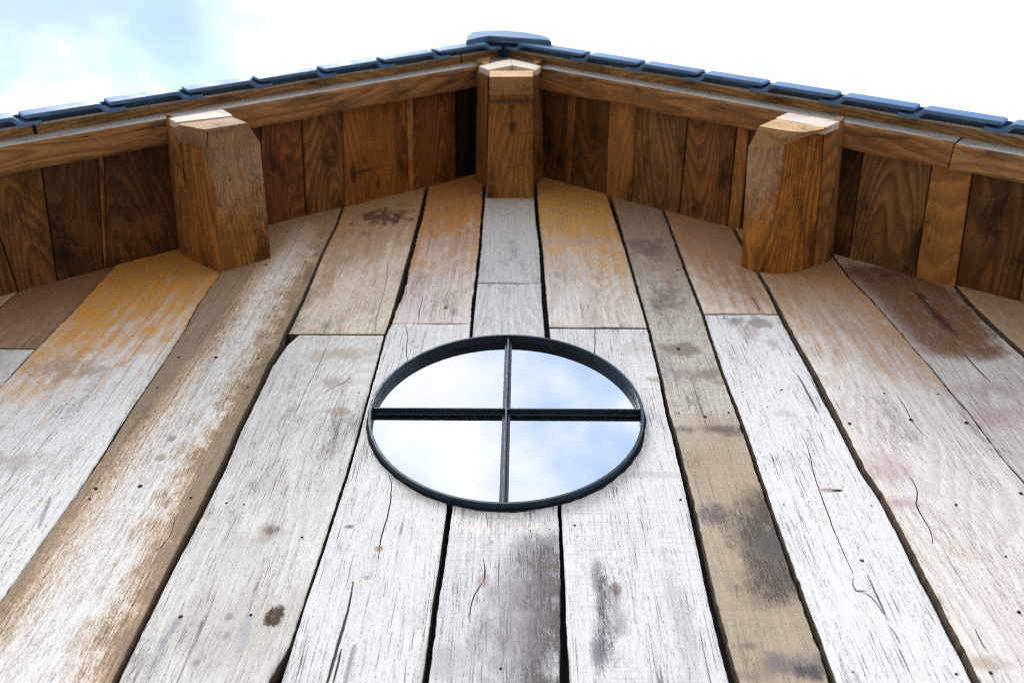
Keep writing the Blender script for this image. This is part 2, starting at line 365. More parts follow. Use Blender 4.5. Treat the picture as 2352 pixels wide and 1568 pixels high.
def plank(gl, gr, ztop, zbot, mat, y=0.0, jit=0.0016, wane=0.0, seed=0, clip=None, label=None, cutl=None):
    """ztop/zbot: number, 'roof', 'ground', 'arc_top' or 'arc_bottom' of the window"""
    sd_ = seed*7.31
    def top(x):
        if ztop == 'roof': return roof_z(x)+0.012
        if ztop == 'arc_bottom':
            t = 1-((x-WX)/(WA-0.004))**2; return WZ-(WB-0.004)*math.sqrt(max(t, 0.0))
        return ztop + 0.003*nz3(x*14, sd_, 1.0)
    def bot(x):
        if zbot == 'ground': return 0.03
        if zbot == 'arc_top':
            t = 1-((x-WX)/(WA-0.004))**2; return WZ+(WB-0.004)*math.sqrt(max(t, 0.0))
        return zbot + 0.003*nz3(x*14, sd_, 2.0)
    def xl(z):
        c, w = GF[gl](z); e = c+w/2 + 0.6*jit*nz3(z*24, sd_, 3.1) + 0.9*jit*nz3(z*110, sd_, 5.1) + 0.006*max(0, nz3(z*31, sd_, 6.1)-0.42) + wane*max(0, nz3(z*3.1, sd_, 9.0))
        if clip == 'right_of_window':
            k = ell(z, -0.004)
            if k: e = max(e, WX+k)
        if cutl: e += cutl(z)
        return e
    def xr(z):
        c, w = GF[gr](z); e = c-w/2 + 0.6*jit*nz3(z*24, sd_, 13.1) + 0.9*jit*nz3(z*110, sd_, 15.1) - 0.006*max(0, nz3(z*31, sd_, 16.1)-0.42) - wane*max(0, nz3(z*3.1, sd_, 19.0))
        if clip == 'left_of_window':
            k = ell(z, -0.004)
            if k: e = min(e, WX-k)
        return e
    zt_nom = max(top(GF[gl](4.5)[0]), top(GF[gr](4.5)[0])) if ztop == 'roof' else (ztop if not isinstance(ztop, str) else WZ-WB)
    zb_nom = 0.03 if zbot == 'ground' else (zbot if not isinstance(zbot, str) else WZ+WB)
    zc = zb_nom; zs = [zb_nom, zb_nom+0.004]
    while zc < zt_nom-0.03:
        zc += 0.012 if (clip and abs(zc-WZ) < WB+0.05) else (0.014 if zc > 2.2 else 0.12)
        zs.append(zc)
    zs = [z for z in zs if z < zt_nom-0.006]+[zt_nom-0.004, zt_nom]
    us = [0, 0.007, 0.03, 0.1, 0.25, 0.4, 0.6, 0.75, 0.9, 0.97, 0.993, 1]
    nu, nr = len(us), len(zs); V, gc, Fs = [], [], []
    for i, z in enumerate(zs):
        tz = (z-zb_nom)/(zt_nom-zb_nom)
        for j, u in enumerate(us):
            a, e = xl(z), xr(z)
            if e < a+0.004: e = a+0.004
            x = a+(e-a)*u
            zz_ = z
            if isinstance(ztop, str) or isinstance(zbot, str) or True:
                tt, bb = top(x), bot(x)
                if zbot == 'ground' and ztop == 'roof': zz_ = min(z, tt) if i < nr-1 else tt
                elif zbot == 'ground': zz_ = z + (tt-zt_nom)*max(0.0, 1-(zt_nom-z)/0.4)
                elif ztop == 'roof': zz_ = max(min(z, tt), 0) + (bb-zb_nom)*max(0.0, 1-(z-zb_nom)/0.15); zz_ = tt if i == nr-1 else zz_
                else: zz_ = bb+(tt-bb)*tz
            ed = min(u, 1-u); edge_y = 0.0026 if ed == 0 else (0.0004 if ed < 0.02 else 0.0)
            if i in (0, nr-1): edge_y = max(edge_y, 0.002)
            yy = y + edge_y + 0.0018*nz3(x*9, z*1.3, sd_) + 0.0011*nz3(x*40, z*4, sd_+4) + 0.004*(abs(u-0.5)**2)*nz3(sd_, 4, z*0.4)
            V.append((x, yy, zz_)); gc.append((x, zz_, yy))
    for i in range(nr-1):
        for j in range(nu-1):
            a = i*nu+j; Fs.append((a, a+1, a+1+nu, a+nu))
    # back edge
    nf = len(V)
    per = [j for j in range(nu)] + [i*nu+nu-1 for i in range(1, nr)] + [(nr-1)*nu+j for j in range(nu-2, -1, -1)] + [i*nu for i in range(nr-2, 0, -1)]
    for k in per:
        v = V[k]; V.append((v[0], 0.036, v[2])); gc.append((v[0], v[2], 0.036))
    m = len(per)
    for q in range(m):
        r = (q+1) % m; Fs.append((per[r], per[q], nf+q, nf+r))
    me = mesh('plank', V, Fs, gc)
    me.polygons.foreach_set('use_smooth', [True]*((nr-1)*(nu-1))+[False]*m)
    me.polygons.foreach_set('material_index', [0]*((nr-1)*(nu-1))+[1]*m)
    o = link('plank', me, mat, wall, label); me.materials.append(M_side); return o

def zpx(x, y): return float(onY((x, y))[2])
# colours: silver-bleached oak, honey sapwood, unbleached brown
PALE = (0.68, 0.66, 0.64); PMID = (0.45, 0.425, 0.405); PDK = (0.06, 0.045, 0.04)
WARM = (0.62, 0.56, 0.49); WMID = (0.40, 0.33, 0.265)
HONEY = (0.40, 0.22, 0.085); BROWN = (0.27, 0.155, 0.085); UMBER = (0.10, 0.055, 0.035); BLUEGREY = (0.16, 0.17, 0.2)
def crack(pts, w=0.0022, rag=0.009, soft=0.0007, c=(0.012, 0.009, 0.008), s=0.95):
    n = len(pts)-1
    return ('band', [(x, y, w*0.62*(0.2+0.8*math.sin(math.pi*min(max(i/n, 0.06), 0.94)))) for i, (x, y) in enumerate(pts)], c, s, rag, soft)

M_b = wood('bleached_board_honey_top', (0.75, 0.72, 0.68), (0.53, 0.50, 0.47), PDK, 0.12, 0.45, 0.15, 0.85, 0.015, 0.22, stains=[
    ('top', 0.34, (0.52, 0.235, 0.035), 1.0), ('blob', (160, 850), (0.13, 0.09), (0.22, 0.16, 0.12), 0.55, 2.4, 0.9), ('blob', (30, 1060), (0.12, 0.05), (0.27, 0.2, 0.15), 0.5, 2.0, 0.9),
    crack([(180, 1010), (120, 1050), (60, 1090), (0, 1150)], 0.0012, s=0.45), ('band', [(116, 1142, 0.0008), (104, 1178, 0.003), (88, 1215, 0.0004)], (0.16, 0.18, 0.21), 0.6, 0.01, 0.004)])
M_a = wood('grey_brown_board', (0.44, 0.36, 0.28), (0.24, 0.18, 0.135), PDK, 0.2, 0.55, 0.3, 0.2, 0.02, 0.5, stains=[('top', 0.26, (0.22, 0.10, 0.04), 0.9)])
M_a2 = wood('grey_board_low', (0.58, 0.54, 0.5), PMID, PDK, 0.2, 0.5, 0.2, 0.2)
BRN = (0.30, 0.21, 0.14)
cband = [(712, 505, 0.012), (690, 560, 0.055), (640, 630, 0.075), (600, 700, 0.072), (560, 775, 0.075), (505, 850, 0.078), (455, 930, 0.085), (400, 1010, 0.095), (355, 1075, 0.085), (318, 1140, 0.098), (270, 1220, 0.1), (225, 1300, 0.105), (170, 1400, 0.11), (100, 1500, 0.115), (60, 1568, 0.12), (-60, 1800, 0.12)]
M_c = wood('brown_board_bleached_heart', BRN, (0.215, 0.148, 0.098), (0.07, 0.045, 0.03), 0.15, 0.35, 0.5, 0.15, 0.015, 0.3, stains=[
    ('band', [(x, y, h+0.004) for x, y, h in cband], (0.52, 0.33, 0.155), 0.9, 0.13, 0.045),
    ('band', [(x, y, h-0.03 if h > 0.04 else h*.4) for x, y, h in cband], (0.67, 0.645, 0.615), 0.95, 0.11, 0.06),
    ('top', 0.16, (0.34, 0.20, 0.10), 0.7),
    ('blob', (397, 1012), (0.012, 0.017), (0.30, 0.22, 0.15), 0.8, 0.4, 0.4), ('blob', (370, 1057), (0.016, 0.017), (0.32, 0.25, 0.18), 0.8, 0.4, 0.4),
    crack([(403, 1194), (394, 1230), (375, 1258), (349, 1276)], 0.0013), crack([(222, 1078), (260, 1077), (300, 1073)], 0.001),
    ('band', [(494, 826, 0.001), (470, 868, 0.005), (438, 925, 0.0006)], (0.32, 0.33, 0.34), 0.5, 0.01, 0.008), ('blob', (235, 1060), (0.03, 0.02), (0.26, 0.15, 0.07), 0.6, 1.0, 0.7)])
M_d1 = wood('mottled_cream_board', (0.70, 0.615, 0.50), (0.48, 0.375, 0.275), PDK, 0.35, 0.35, 0.1, 0.15, 0.03, 0.4, stains=[
    ('top', 0.28, (0.36, 0.19, 0.08), 0.92), ('blob', (880, 500), (0.12, 0.10), (0.09, 0.04, 0.025), 1.0, 2.6, 0.7), ('blob', (840, 540), (0.03, 0.05), (0.15, 0.08, 0.045), 0.7, 1.8, 0.8), ('blob', (925, 470), (0.05, 0.03), (0.2, 0.1, 0.05), 0.7, 1.8, 0.8),
    crack([(890, 600), (885, 660), (868, 720), (862, 766)], 0.0011)])
M_d2 = wood('grey_wide_board', (0.66, 0.63, 0.585), (0.44, 0.40, 0.36), PDK, 0.45, 0.5, 0.12, 0.12, 0.03, 0.42, stains=[
    ('blob', (790, 815), (0.12, 0.05), (0.36, 0.28, 0.2), 0.7, 1.6, 0.8), ('blob', (770, 880), (0.055, 0.035), (0.3, 0.22, 0.155), 0.65, 1.4, 0.8), ('blob', (775, 945), (0.055, 0.02), (0.3, 0.21, 0.14), 0.65, 1.4, 0.8),
    crack([(805, 865), (788, 880), (760, 893), (742, 905)], 0.0018), crack([(800, 942), (775, 942), (740, 940)], 0.001),
    ('blob', (618, 1223), (0.048, 0.04), (0.3, 0.235, 0.18), 0.7, 1.6, 0.9), ('blob', (628, 1216), (0.022, 0.016), (0.15, 0.11, 0.09), 0.8, 1.2, 0.7), crack([(637, 1208), (638, 1218), (625, 1222), (618, 1230)], 0.0012),
    ('blob', (560, 1450), (0.18, 0.13), (0.42, 0.38, 0.32), 0.6, 1.4, 0.8), ('blob', (630, 1416), (0.017, 0.026), (0.06, 0.03, 0.012), 1.0, 3.0, 0.35),
    ('band', [(415, 1412, 0.0008), (395, 1445, 0.0035), (370, 1490, 0.0025), (350, 1535, 0.0004)], (0.22, 0.23, 0.25), 0.6, 0.01, 0.008), ('band', [(576, 1410, 0.0008), (566, 1445, 0.004), (548, 1500, 0.0005)], (0.26, 0.28, 0.31), 0.5, 0.01, 0.01),
    ('blob', (524, 1417), (0.012, 0.014), (0.2, 0.13, 0.08), 0.7, 1.5, 0.7), ('blob', (518, 1458), (0.012, 0.02), (0.22, 0.15, 0.1), 0.7, 1.5, 0.7), ('blob', (450, 1520), (0.01, 0.014), (0.26, 0.2, 0.15), 0.7, 1.5, 0.7),
    crack([(760, 772), (735, 830), (700, 900), (680, 945)], 0.001)])
M_e1 = wood('short_board_honey_head', (0.69, 0.625, 0.56), (0.46, 0.37, 0.31), PDK, 0.2, 0.55, 0.15, 0.2, 0.02, 0.35, stains=[
    ('top', 0.35, (0.44, 0.19, 0.045), 1.0), ('blob', (1030, 560), (0.12, 0.09), (0.40, 0.29, 0.24), 0.5, 1.6, 0.9), crack([(972, 680), (965, 710), (961, 743)], 0.0018), ('blob', (1024, 707), (0.009, 0.015), (0.12, 0.06, 0.045), 0.9, 0.6, 0.5)])
M_e2 = wood('silver_board_split', PALE, (0.50, 0.475, 0.45), PDK, 0.2, 0.62, 0.12, 0.12, 0.02, 0.22, stains=[
    crack([(931, 744), (936, 780), (933, 805), (938, 835)], 0.0018), crack([(893, 1091), (898, 1144), (886, 1199), (874, 1250), (869, 1285)], 0.0024),
    crack([(812, 1335), (803, 1390), (793, 1425), (775, 1490), (752, 1568), (735, 1620)], 0.0050), crack([(786, 1490), (775, 1530), (764, 1575)], 0.0034),
    ('blob', (871, 1260), (0.012, 0.012), (0.23, 0.13, 0.06), 0.8, 1.2, 0.6), ('blob', (843, 1327), (0.01, 0.008), (0.3, 0.24, 0.2), 0.8, 1.0, 0.7), ('blob', (804, 1210), (0.014, 0.008), (0.08, 0.06, 0.05), 0.85, 1.8, 0.6),
    ('band', [(815, 1480, 0.0004), (805, 1525, 0.0025), (790, 1585, 0.001)], (0.16, 0.15, 0.18), 0.7, 0.012, 0.006),
    ('blob', (960, 1140), (0.1, 0.02), (0.45, 0.33, 0.22), 0.35, 1.2, 0.9)])
M_f1 = wood('grey_short_board', (0.58, 0.555, 0.535), (0.43, 0.40, 0.38), PDK, 0.15, 0.3, 0.25, 0.05, 0.02, 0.3, stains=[('top', 0.12, (0.42, 0.31, 0.22), 0.6)])
M_f2 = wood('blue_grey_figured_board', (0.60, 0.60, 0.59), (0.43, 0.41, 0.39), PDK, 0.6, 0.3, 0.1, 0.05, 0.05, 0.3)
M_f3 = wood('board_with_black_lichen', (0.62, 0.60, 0.60), (0.40, 0.37, 0.37), PDK, 0.2, 0.65, 0.35, 0.25, 0.02, 0.45, stains=[
    ('blob', (1130, 1200), (0.2, 0.05), (0.66, 0.60, 0.52), 0.7, 1.2, 0.9),
    ('band', [(1265, 1190, 0.008), (1252, 1260, 0.045), (1245, 1330, 0.06), (1235, 1400, 0.05), (1240, 1470, 0.05), (1235, 1568, 0.055), (1230, 1760, 0.05)], (0.085, 0.07, 0.068), 0.95, 0.24, 0.05),
    ('band', [(1175, 1290, 0.01), (1165, 1400, 0.03), (1150, 1500, 0.03), (1140, 1568, 0.03)], (0.28, 0.25, 0.26), 0.6, 0.16, 0.05),
    ('band', [(1030, 1470, 0.02), (1028, 1520, 0.03), (1010, 1568, 0.03)], (0.30, 0.27, 0.28), 0.55, 0.12, 0.05),
    crack([(1111, 1282), (1112, 1325), (1100, 1350), (1085, 1380), (1079, 1430)], 0.0022), ('blob', (1107, 1335), (0.018, 0.018), (0.32, 0.22, 0.2), 0.7, 1.0, 0.7), crack([(1116, 1178), (1118, 1190), (1120, 1210)], 0.0012),
    ('blob', (1128, 1245), (0.007, 0.01), (0.3, 0.2, 0.18), 0.7, 0.8, 0.6)])
M_g1 = wood('cream_board_honey_head', (0.70, 0.645, 0.575), (0.49, 0.405, 0.335), PDK, 0.7, 0.4, 0.08, 0.08, 0.035, 0.28, stains=[
    ('top', 0.31, (0.52, 0.265, 0.06), 1.0), ('blob', (1320, 555), (0.2, 0.05), (0.42, 0.29, 0.23), 0.6, 1.2, 0.8)])
M_g2 = wood('silver_board_dark_flecks', (0.67, 0.65, 0.635), (0.47, 0.44, 0.425), (0.08, 0.07, 0.075), 0.15, 0.6, 0.5, 0.25, 0.02, 0.3, stains=[
    crack([(1367, 752), (1366, 785), (1366, 825)], 0.0022), crack([(1518, 878), (1500, 872), (1484, 866)], 0.0016), ('blob', (1450, 800), (0.07, 0.05), (0.43, 0.38, 0.34), 0.6, 1.8, 0.9), ('blob', (1505, 870), (0.03, 0.015), (0.3, 0.23, 0.15), 0.7, 1.4, 0.8),
    ('blob', (1490, 1090), (0.1, 0.02), (0.42, 0.36, 0.36), 0.6, 1.4, 0.9),
    ('band', [(1366, 1260, 0.004), (1377, 1310, 0.012), (1385, 1380, 0.014), (1395, 1440, 0.012), (1390, 1500, 0.02), (1395, 1568, 0.02)], (0.07, 0.06, 0.08), 0.95, 0.07, 0.014),
    ('band', [(1410, 1330, 0.004), (1414, 1370, 0.008), (1425, 1440, 0.012), (1432, 1480, 0.004)], (0.2, 0.17, 0.18), 0.7, 0.04, 0.01), ('blob', (1410, 1350), (0.014, 0.02), (0.13, 0.08, 0.07), 0.75, 1.2, 0.7),
    ('blob', (1372, 1490), (0.014, 0.09), (0.12, 0.12, 0.16), 0.7, 2.0, 0.7), ('blob', (1560, 1420), (0.03, 0.2), (0.34, 0.29, 0.32), 0.5, 2.0, 0.9)])
M_h = wood('olive_grey_stained_board', (0.52, 0.475, 0.415), (0.27, 0.225, 0.18), (0.045, 0.036, 0.034), 0.2, 0.5, 0.75, 0.5, 0.02, 0.55, stains=[
    ('band', [(1625, 930, 0.06), (1640, 990, 0.1), (1680, 1090, 0.16), (1740, 1280, 0.17), (1800, 1568, 0.2), (1860, 1800, 0.2)], (0.335, 0.25, 0.15), 0.75, 0.2, 0.1),
    ('top', 0.30, (0.28, 0.18, 0.11), 0.85), ('blob', (1490, 570), (0.09, 0.12), (0.15, 0.095, 0.085), 0.85, 2.2, 0.9), ('blob', (1525, 680), (0.07, 0.12), (0.17, 0.115, 0.105), 0.85, 2.2, 0.9), ('blob', (1560, 800), (0.1, 0.05), (0.15, 0.11, 0.095), 0.8, 2.4, 0.9),
    ('blob', (1610, 860), (0.1, 0.05), (0.17, 0.13, 0.105), 0.8, 2.0, 0.9), ('blob', (1640, 985), (0.14, 0.03), (0.10, 0.075, 0.065), 0.9, 2.2, 0.9),
    ('blob', (1650, 1185), (0.055, 0.05), (0.085, 0.07, 0.075), 0.85, 2.0, 0.85), ('band', [(1752, 1090, 0.012), (1742, 1150, 0.03), (1745, 1220, 0.05), (1770, 1270, 0.05), (1788, 1320, 0.05), (1765, 1385, 0.055), (1745, 1430, 0.015)], (0.05, 0.042, 0.038), 0.95, 0.26, 0.045),  ('blob', (1765, 1255), (0.04, 0.045), (0.09, 0.075, 0.07), 0.8, 2.2, 0.85),
      ('blob', (1710, 1480), (0.03, 0.012), (0.12, 0.1, 0.085), 0.7, 1.4, 0.8),
    ('blob', (1825, 1525), (0.085, 0.035), (0.14, 0.12, 0.115), 0.85, 1.2, 0.6), ('blob', (1850, 1540), (0.04, 0.022), (0.05, 0.045, 0.055), 0.85, 1.2, 0.7), ('blob', (1720, 1550), (0.06, 0.02), (0.2, 0.16, 0.12), 0.7, 1.4, 0.8)])
M_i1 = wood('short_tan_head_board', (0.71, 0.63, 0.53), (0.47, 0.385, 0.315), PDK, 0.3, 0.3, 0.15, 0.05, 0.03, 0.3, stains=[('top', 0.28, (0.36, 0.185, 0.085), 1.0), crack([(1722, 682), (1738, 700), (1744, 718)], 0.003, c=(0.09, 0.06, 0.03))])
M_i2 = wood('silver_board_long_split', (0.70, 0.69, 0.68), (0.52, 0.50, 0.485), PDK, 0.12, 0.7, 0.06, 0.15, 0.03, 0.2, stains=[
    ('blob', (1735, 740), (0.11, 0.045), (0.20, 0.14, 0.14), 0.75, 2.4, 0.9), ('blob', (1720, 765), (0.05, 0.06), (0.3, 0.22, 0.2), 0.5, 2.2, 0.9), ('blob', (1770, 790), (0.02, 0.05), (0.28, 0.27, 0.3), 0.6, 1.6, 0.9),
    crack([(1838, 994), (1855, 1030), (1868, 1085), (1884, 1135), (1903, 1185), (1925, 1240), (1945, 1285), (1960, 1315)], 0.0018), crack([(1962, 1327), (1962, 1345), (1970, 1357), (1990, 1363), (2012, 1385), (2030, 1410)], 0.0026), crack([(2040, 1435), (2058, 1460), (2068, 1478)], 0.0014),
    ('blob', (1908, 1126), (0.034, 0.008), (0.3, 0.22, 0.16), 0.8, 1.2, 0.7), ('blob', (1924, 1127), (0.014, 0.0048), (0.015, 0.01, 0.008), 0.97, 0.7, 0.4), ('blob', (1975, 1357), (0.018, 0.005), (0.05, 0.03, 0.025), 0.85, 1.0, 0.5),
    ('blob', (1800, 950), (0.04, 0.02), (0.45, 0.4, 0.36), 0.6, 1.6, 0.9)])
M_j = wood('pale_board_tan_figure', (0.70, 0.66, 0.62), (0.50, 0.42, 0.355), PDK, 0.5, 0.42, 0.06, 0.1, 0.05, 0.25, stains=[
    ('top', 0.31, (0.38, 0.205, 0.09), 0.95), ('blob', (1890, 700), (0.10, 0.14), (0.47, 0.34, 0.24), 0.5, 1.2, 0.9), ('blob', (2030, 1090), (0.075, 0.075), (0.40, 0.295, 0.28), 0.7, 1.8, 0.9), ('blob', (2060, 1160), (0.07, 0.03), (0.34, 0.235, 0.23), 0.7, 1.6, 0.9),
    ('blob', (2080, 1125), (0.024, 0.034), (0.62, 0.60, 0.62), 0.5, 0.6, 0.4), crack([(2086, 1100), (2098, 1115), (2105, 1150), (2103, 1165), (2115, 1190), (2132, 1220), (2140, 1255)], 0.0024), crack([(2065, 1165), (2080, 1166), (2103, 1163)], 0.0014),
    crack([(2055, 905), (2080, 945), (2100, 980), (2128, 1012)], 0.0014), crack([(2236, 1450), (2250, 1480), (2265, 1502)], 0.0014), ('blob', (1960, 960), (0.06, 0.06), (0.46, 0.40, 0.39), 0.5, 1.6, 0.9), ('blob', (2262, 1530), (0.05, 0.025), (0.34, 0.25, 0.17), 0.7, 1.4, 0.8)])
M_k = wood('board_with_dark_heartwood', (0.62, 0.57, 0.53), (0.42, 0.345, 0.31), PDK, 0.6, 0.5, 0.45, 0.2, 0.06, 0.4, stains=[
    ('band', [(2000, 600, 0.2), (2080, 660, 0.16), (2160, 740, 0.16), (2230, 820, 0.11), (2270, 850, 0.03)], (0.17, 0.078, 0.035), 1.0, 0.16, 0.05), ('band', [(2090, 655, 0.008), (2120, 690, 0.014), (2160, 740, 0.013), (2190, 770, 0.01), (2215, 795, 0.003)], (0.06, 0.022, 0.018), 1.0, 0.07, 0.012),
    ('blob', (2035, 635), (0.06, 0.03), (0.1, 0.05, 0.035), 0.8, 2.0, 0.8), ('blob', (2260, 900), (0.12, 0.05), (0.36, 0.25, 0.19), 0.6, 2.2, 0.9), ('blob', (2280, 960), (0.12, 0.08), (0.40, 0.28, 0.24), 0.6, 1.8, 0.9),
    crack([(2215, 818), (2232, 838), (2250, 858), (2275, 882)], 0.0042), crack([(2134, 803), (2150, 812), (2160, 816)], 0.0022), ('blob', (2160, 960), (0.03, 0.16), (0.62, 0.565, 0.54), 0.5, 1.2, 0.9)])
M_l = wood('tan_edge_board', (0.60, 0.53, 0.45), (0.42, 0.34, 0.27), PDK, 0.35, 0.35, 0.1, 0.05, 0.03, 0.3, stains=[('top', 0.24, (0.36, 0.22, 0.11), 0.9)])
M_x = wood('pale_side_board', (0.64, 0.61, 0.58), (0.45, 0.42, 0.39), PDK, 0.3, 0.5, 0.2, 0.2, 0.03, 0.35, stains=[('top', 0.25, HONEY, 0.8)])

M_side = wood('raw_board_edge', (0.16, 0.115, 0.08), (0.09, 0.065, 0.045), (0.03, 0.02, 0.015), 0.2, 0.5, 0.2, 0.2)
def triangle_nick(z):   # broken corner at the head of the wide grey board
    zt = zpx(670, 770); d = zt-z
    return 0.034*max(0.0, 1-d/0.075) if d >= -0.01 else 0.034
def triangle_low(z): return 0.0
plank('zzz', 'zz', 'roof', 'ground', M_x, 0.0, seed=1); plank('zz', 'z', 'roof', 'ground', M_x, 0.002, seed=2)
za = zpx(40, 800)
plank('z', '0', 'roof', za+0.003, M_a, 0.001, seed=3); plank('z', '0', za-0.003, 'ground', M_a2, 0.0, seed=4)
plank('0', '1', 'roof', 'ground', M_b, -0.003, 0.003, 0.004, seed=5)
plank('1', '2', 'roof', 'ground', M_c, -0.009, 0.0014, seed=6, label='brown plank with bleached pale middle')
zd = zpx(770, 768)
plank('2', '3', 'roof', zd+0.002, M_d1, -0.002, seed=7); plank('2', '3', zd-0.002, 'ground', M_d2, 0.0, seed=8, clip='left_of_window', cutl=triangle_nick)
ze = zpx(990, 744)
plank('3', '4', 'roof', ze+0.0015, M_e1, -0.001, 0.0035, 0.012, seed=9); plank('3', '4', ze-0.0015, 'ground', M_e2, -0.002, seed=10, clip='left_of_window')
zf = zpx(1168, 650)
plank('4', '5', 'roof', zf+0.003, M_f1, 0.001, seed=11); plank('4', '5', zf-0.003, 'arc_top', M_f2, 0.0, seed=12); plank('4', '5', 'arc_bottom', 'ground', M_f3, -0.001, 0.003, seed=13, label='plank with black lichen stain')
zg = zpx(1376, 754)
plank('5', '6', 'roof', zg+0.002, M_g1, -0.003, seed=14); plank('5', '6', zg-0.002, 'ground', M_g2, 0.0, seed=15, clip='right_of_window')
plank('6', '7', 'roof', 'ground', M_h, 0.001, 0.003, seed=16, label='olive brown plank with dark blotches')
zi = zpx(1700, 722)
plank('7', '8', 'roof', zi+0.0025, M_i1, -0.001, seed=17); plank('7', '8', zi-0.0025, 'ground', M_i2, -0.001, seed=18)
plank('8', '9', 'roof', 'ground', M_j, -0.008, 0.003, 0.006, seed=19)
plank('9', '10', 'roof', 'ground', M_k, -0.005, 0.0025, seed=20, label='plank with dark brown heartwood stain')
plank('10', '11', 'roof', 'ground', M_l, -0.013, seed=21); plank('11', '12', 'roof', 'ground', M_x, 0.0, seed=22); plank('12', '13', 'roof', 'ground', M_x, -0.002, seed=23)

# ------------------------------------------------------------------ nails
m_nail = plain('rusty_iron', (0.07, 0.035, 0.028), 0.75, 0.4, 0.3, 400, 0.5)
def nail_mesh():
    V, Fs = [], []
    prof = [(0.0048, 0.004), (0.005, -0.001), (0.0036, -0.0026), (0.0015, -0.0032)]
    for r, y in prof:
        for i in range(9): a = 2*math.pi*i/9; V.append((r*math.cos(a), y, r*math.sin(a)*1.08))
    for k in range(3):
        for i in range(9): Fs.append((k*9+i, k*9+(i+1) % 9, (k+1)*9+(i+1) % 9, (k+1)*9+i))
    Fs.append(tuple(range(27, 36)))
    return mesh('nail', V, Fs, smooth=True)
NM = nail_mesh(); NM.materials.append(m_nail)
NAILS = [(90, 836, 0, 1.1), (213, 842, 0, 1), (342, 850, 0, 1.2), (160, 987, 0, .8), (116, 1140, 0, 1), (410, 821, 1, .9), (496, 821, 1, 1.1), (594, 824, 1, .9), (569, 890, 1, .6), (361, 890, 1, .5), (612, 609, 1, .9),
 (322, 1116, 1, 1.1), (220, 1122, 1, .9), (206, 1146, 1, .6), (438, 1143, 1, .6), (415, 1415, 0, .9), (576, 1411, 0, .7), (520, 1155, 0, .6), (560, 1158, 0, .5), (694, 1233, 0, .6), (824, 902, 0, .6), (833, 1211, 0, .6), (945, 1214, 0, .6), (1001, 1214, 0, .6), (741, 1516, 0, .8),
 (994, 660, 0, .8), (985, 660, 0, .5), (988, 475, 0, .7), (1096, 478, 0, .7), (1280, 593, 0, .8), (1419, 592, 0, .7), (1320, 1206, 0, .6), (1262, 1216, 0, .6), (1150, 1535, 0, .8),
 (1558, 800, 0, 1.2), (1557, 620, 0, 1.0), (1619, 956, 0, 1.1), (1559, 948, 0, .6), (1673, 947, 0, .6), (1563, 1147, 0, .7), (1795, 896, 0, 1.1), (1763, 935, 0, .6), (1706, 901, 0, .5), (1859, 903, 0, .5), (1800, 1159, 0, .6), (1979, 1287, 0, 1.0), (2002, 1161, 0, .5), (1958, 1543, 0, .6), (2196, 1548, 0, .9),
 (1951, 973, 2, 1), (2092, 964, 2, 1.1), (2220, 971, 2, 1.1), (2031, 904, 2, .5), (2155, 905, 2, .5), (2196, 1159, 2, .6), (2275, 1545, 2, .8), (2345, 1133, 2, .9), (2340, 1405, 2, .8), (2310, 1278, 2, .5)]
for i, (x, y, pl, s) in enumerate(NAILS):
    p = onY((x, y), (0.0, -0.009, -0.008)[pl]); o = bpy.data.objects.new('nail', NM); COL.objects.link(o); o.parent = wall
    o.location = (p[0], (0.001, -0.0095, -0.0085)[pl], p[2]); o.scale = (s, 1, s); o.rotation_euler = (random.uniform(-.15, .15), random.uniform(0, 3), random.uniform(-.15, .15))

# ------------------------------------------------------------------ round window
m_steel = plain('anthracite_paint', (0.009, 0.026, 0.047), 0.45, 0.3, 0.0, 40, 0.08, 0.0)
m_edge_ring = plain('black_edge_ring', (0.012, 0.011, 0.012), 0.85, 0.3, 0.0, 120, 0.4, 0.6)
def glass_mat():
    b = NB('coated_glass'); fr = b.n('ShaderNodeFresnel'); fr.inputs['IOR'].default_value = 5.4
    tcn = b.n('ShaderNodeTexCoord')
    gl = b.n('ShaderNodeBsdfGlossy'); gl.inputs['Roughness'].default_value = 0.0; gl.inputs[0].default_value = (0.97, 0.985, 1, 1)
    tr = b.n('ShaderNodeBsdfTransparent'); tr.inputs[0].default_value = (0.8, 0.86, 0.88, 1)
    mx = b.n('ShaderNodeMixShader'); b.put(mx.inputs[0], fr.outputs[0]); b.put(mx.inputs[1], tr.outputs[0]); b.put(mx.inputs[2], gl.outputs[0])
    out = b.n('ShaderNodeOutputMaterial'); b.put(out.inputs[0], mx.outputs[0]); return b.m
m_glass = glass_mat()
YF, YG = -0.022, 0.003            # front rim of the hoop, glass face
win = bpy.data.objects.new('window', None); COL.objects.link(win); win.parent = barn; win['label'] = 'round black steel window with four panes'
def hoop(ro, ri, y0, y1, bev, n=128, jitter=0.0, seed=0.0):
    """ro/ri: inset from the outer half axes; square section ring"""
    prof = [(ro, y1), (ro, y0+bev), (ro+bev, y0), (ri-bev, y0), (ri, y0+bev), (ri, y1)]
    V, Fs = [], []; k = len(prof)
    for i in range(n):
        a = 2*math.pi*i/n; j = jitter*nz3(math.cos(a)*6, math.sin(a)*6, seed) + jitter*0.8*nz3(math.cos(a)*25, math.sin(a)*25, seed)
        for q, (r, y) in enumerate(prof):
            jj = j if q < 3 else 0
            V.append((WX+(WA-r+jj)*math.cos(a), y, WZ+(WB-r+jj)*math.sin(a)))
    for i in range(n):
        for q in range(k):
            a, b_ = i*k+q, i*k+(q+1) % k; c = ((i+1) % n)*k+(q+1) % k; d = ((i+1) % n)*k+q; Fs.append((a, b_, c, d))
    return V, Fs
fr = mesh('frame', *hoop(0.004, 0.0125, YF, 0.075, 0.0012), smooth=False)
fr.polygons.foreach_set('use_smooth', [True]*len(fr.polygons)); fr.set_sharp_from_angle(angle=math.radians(30))
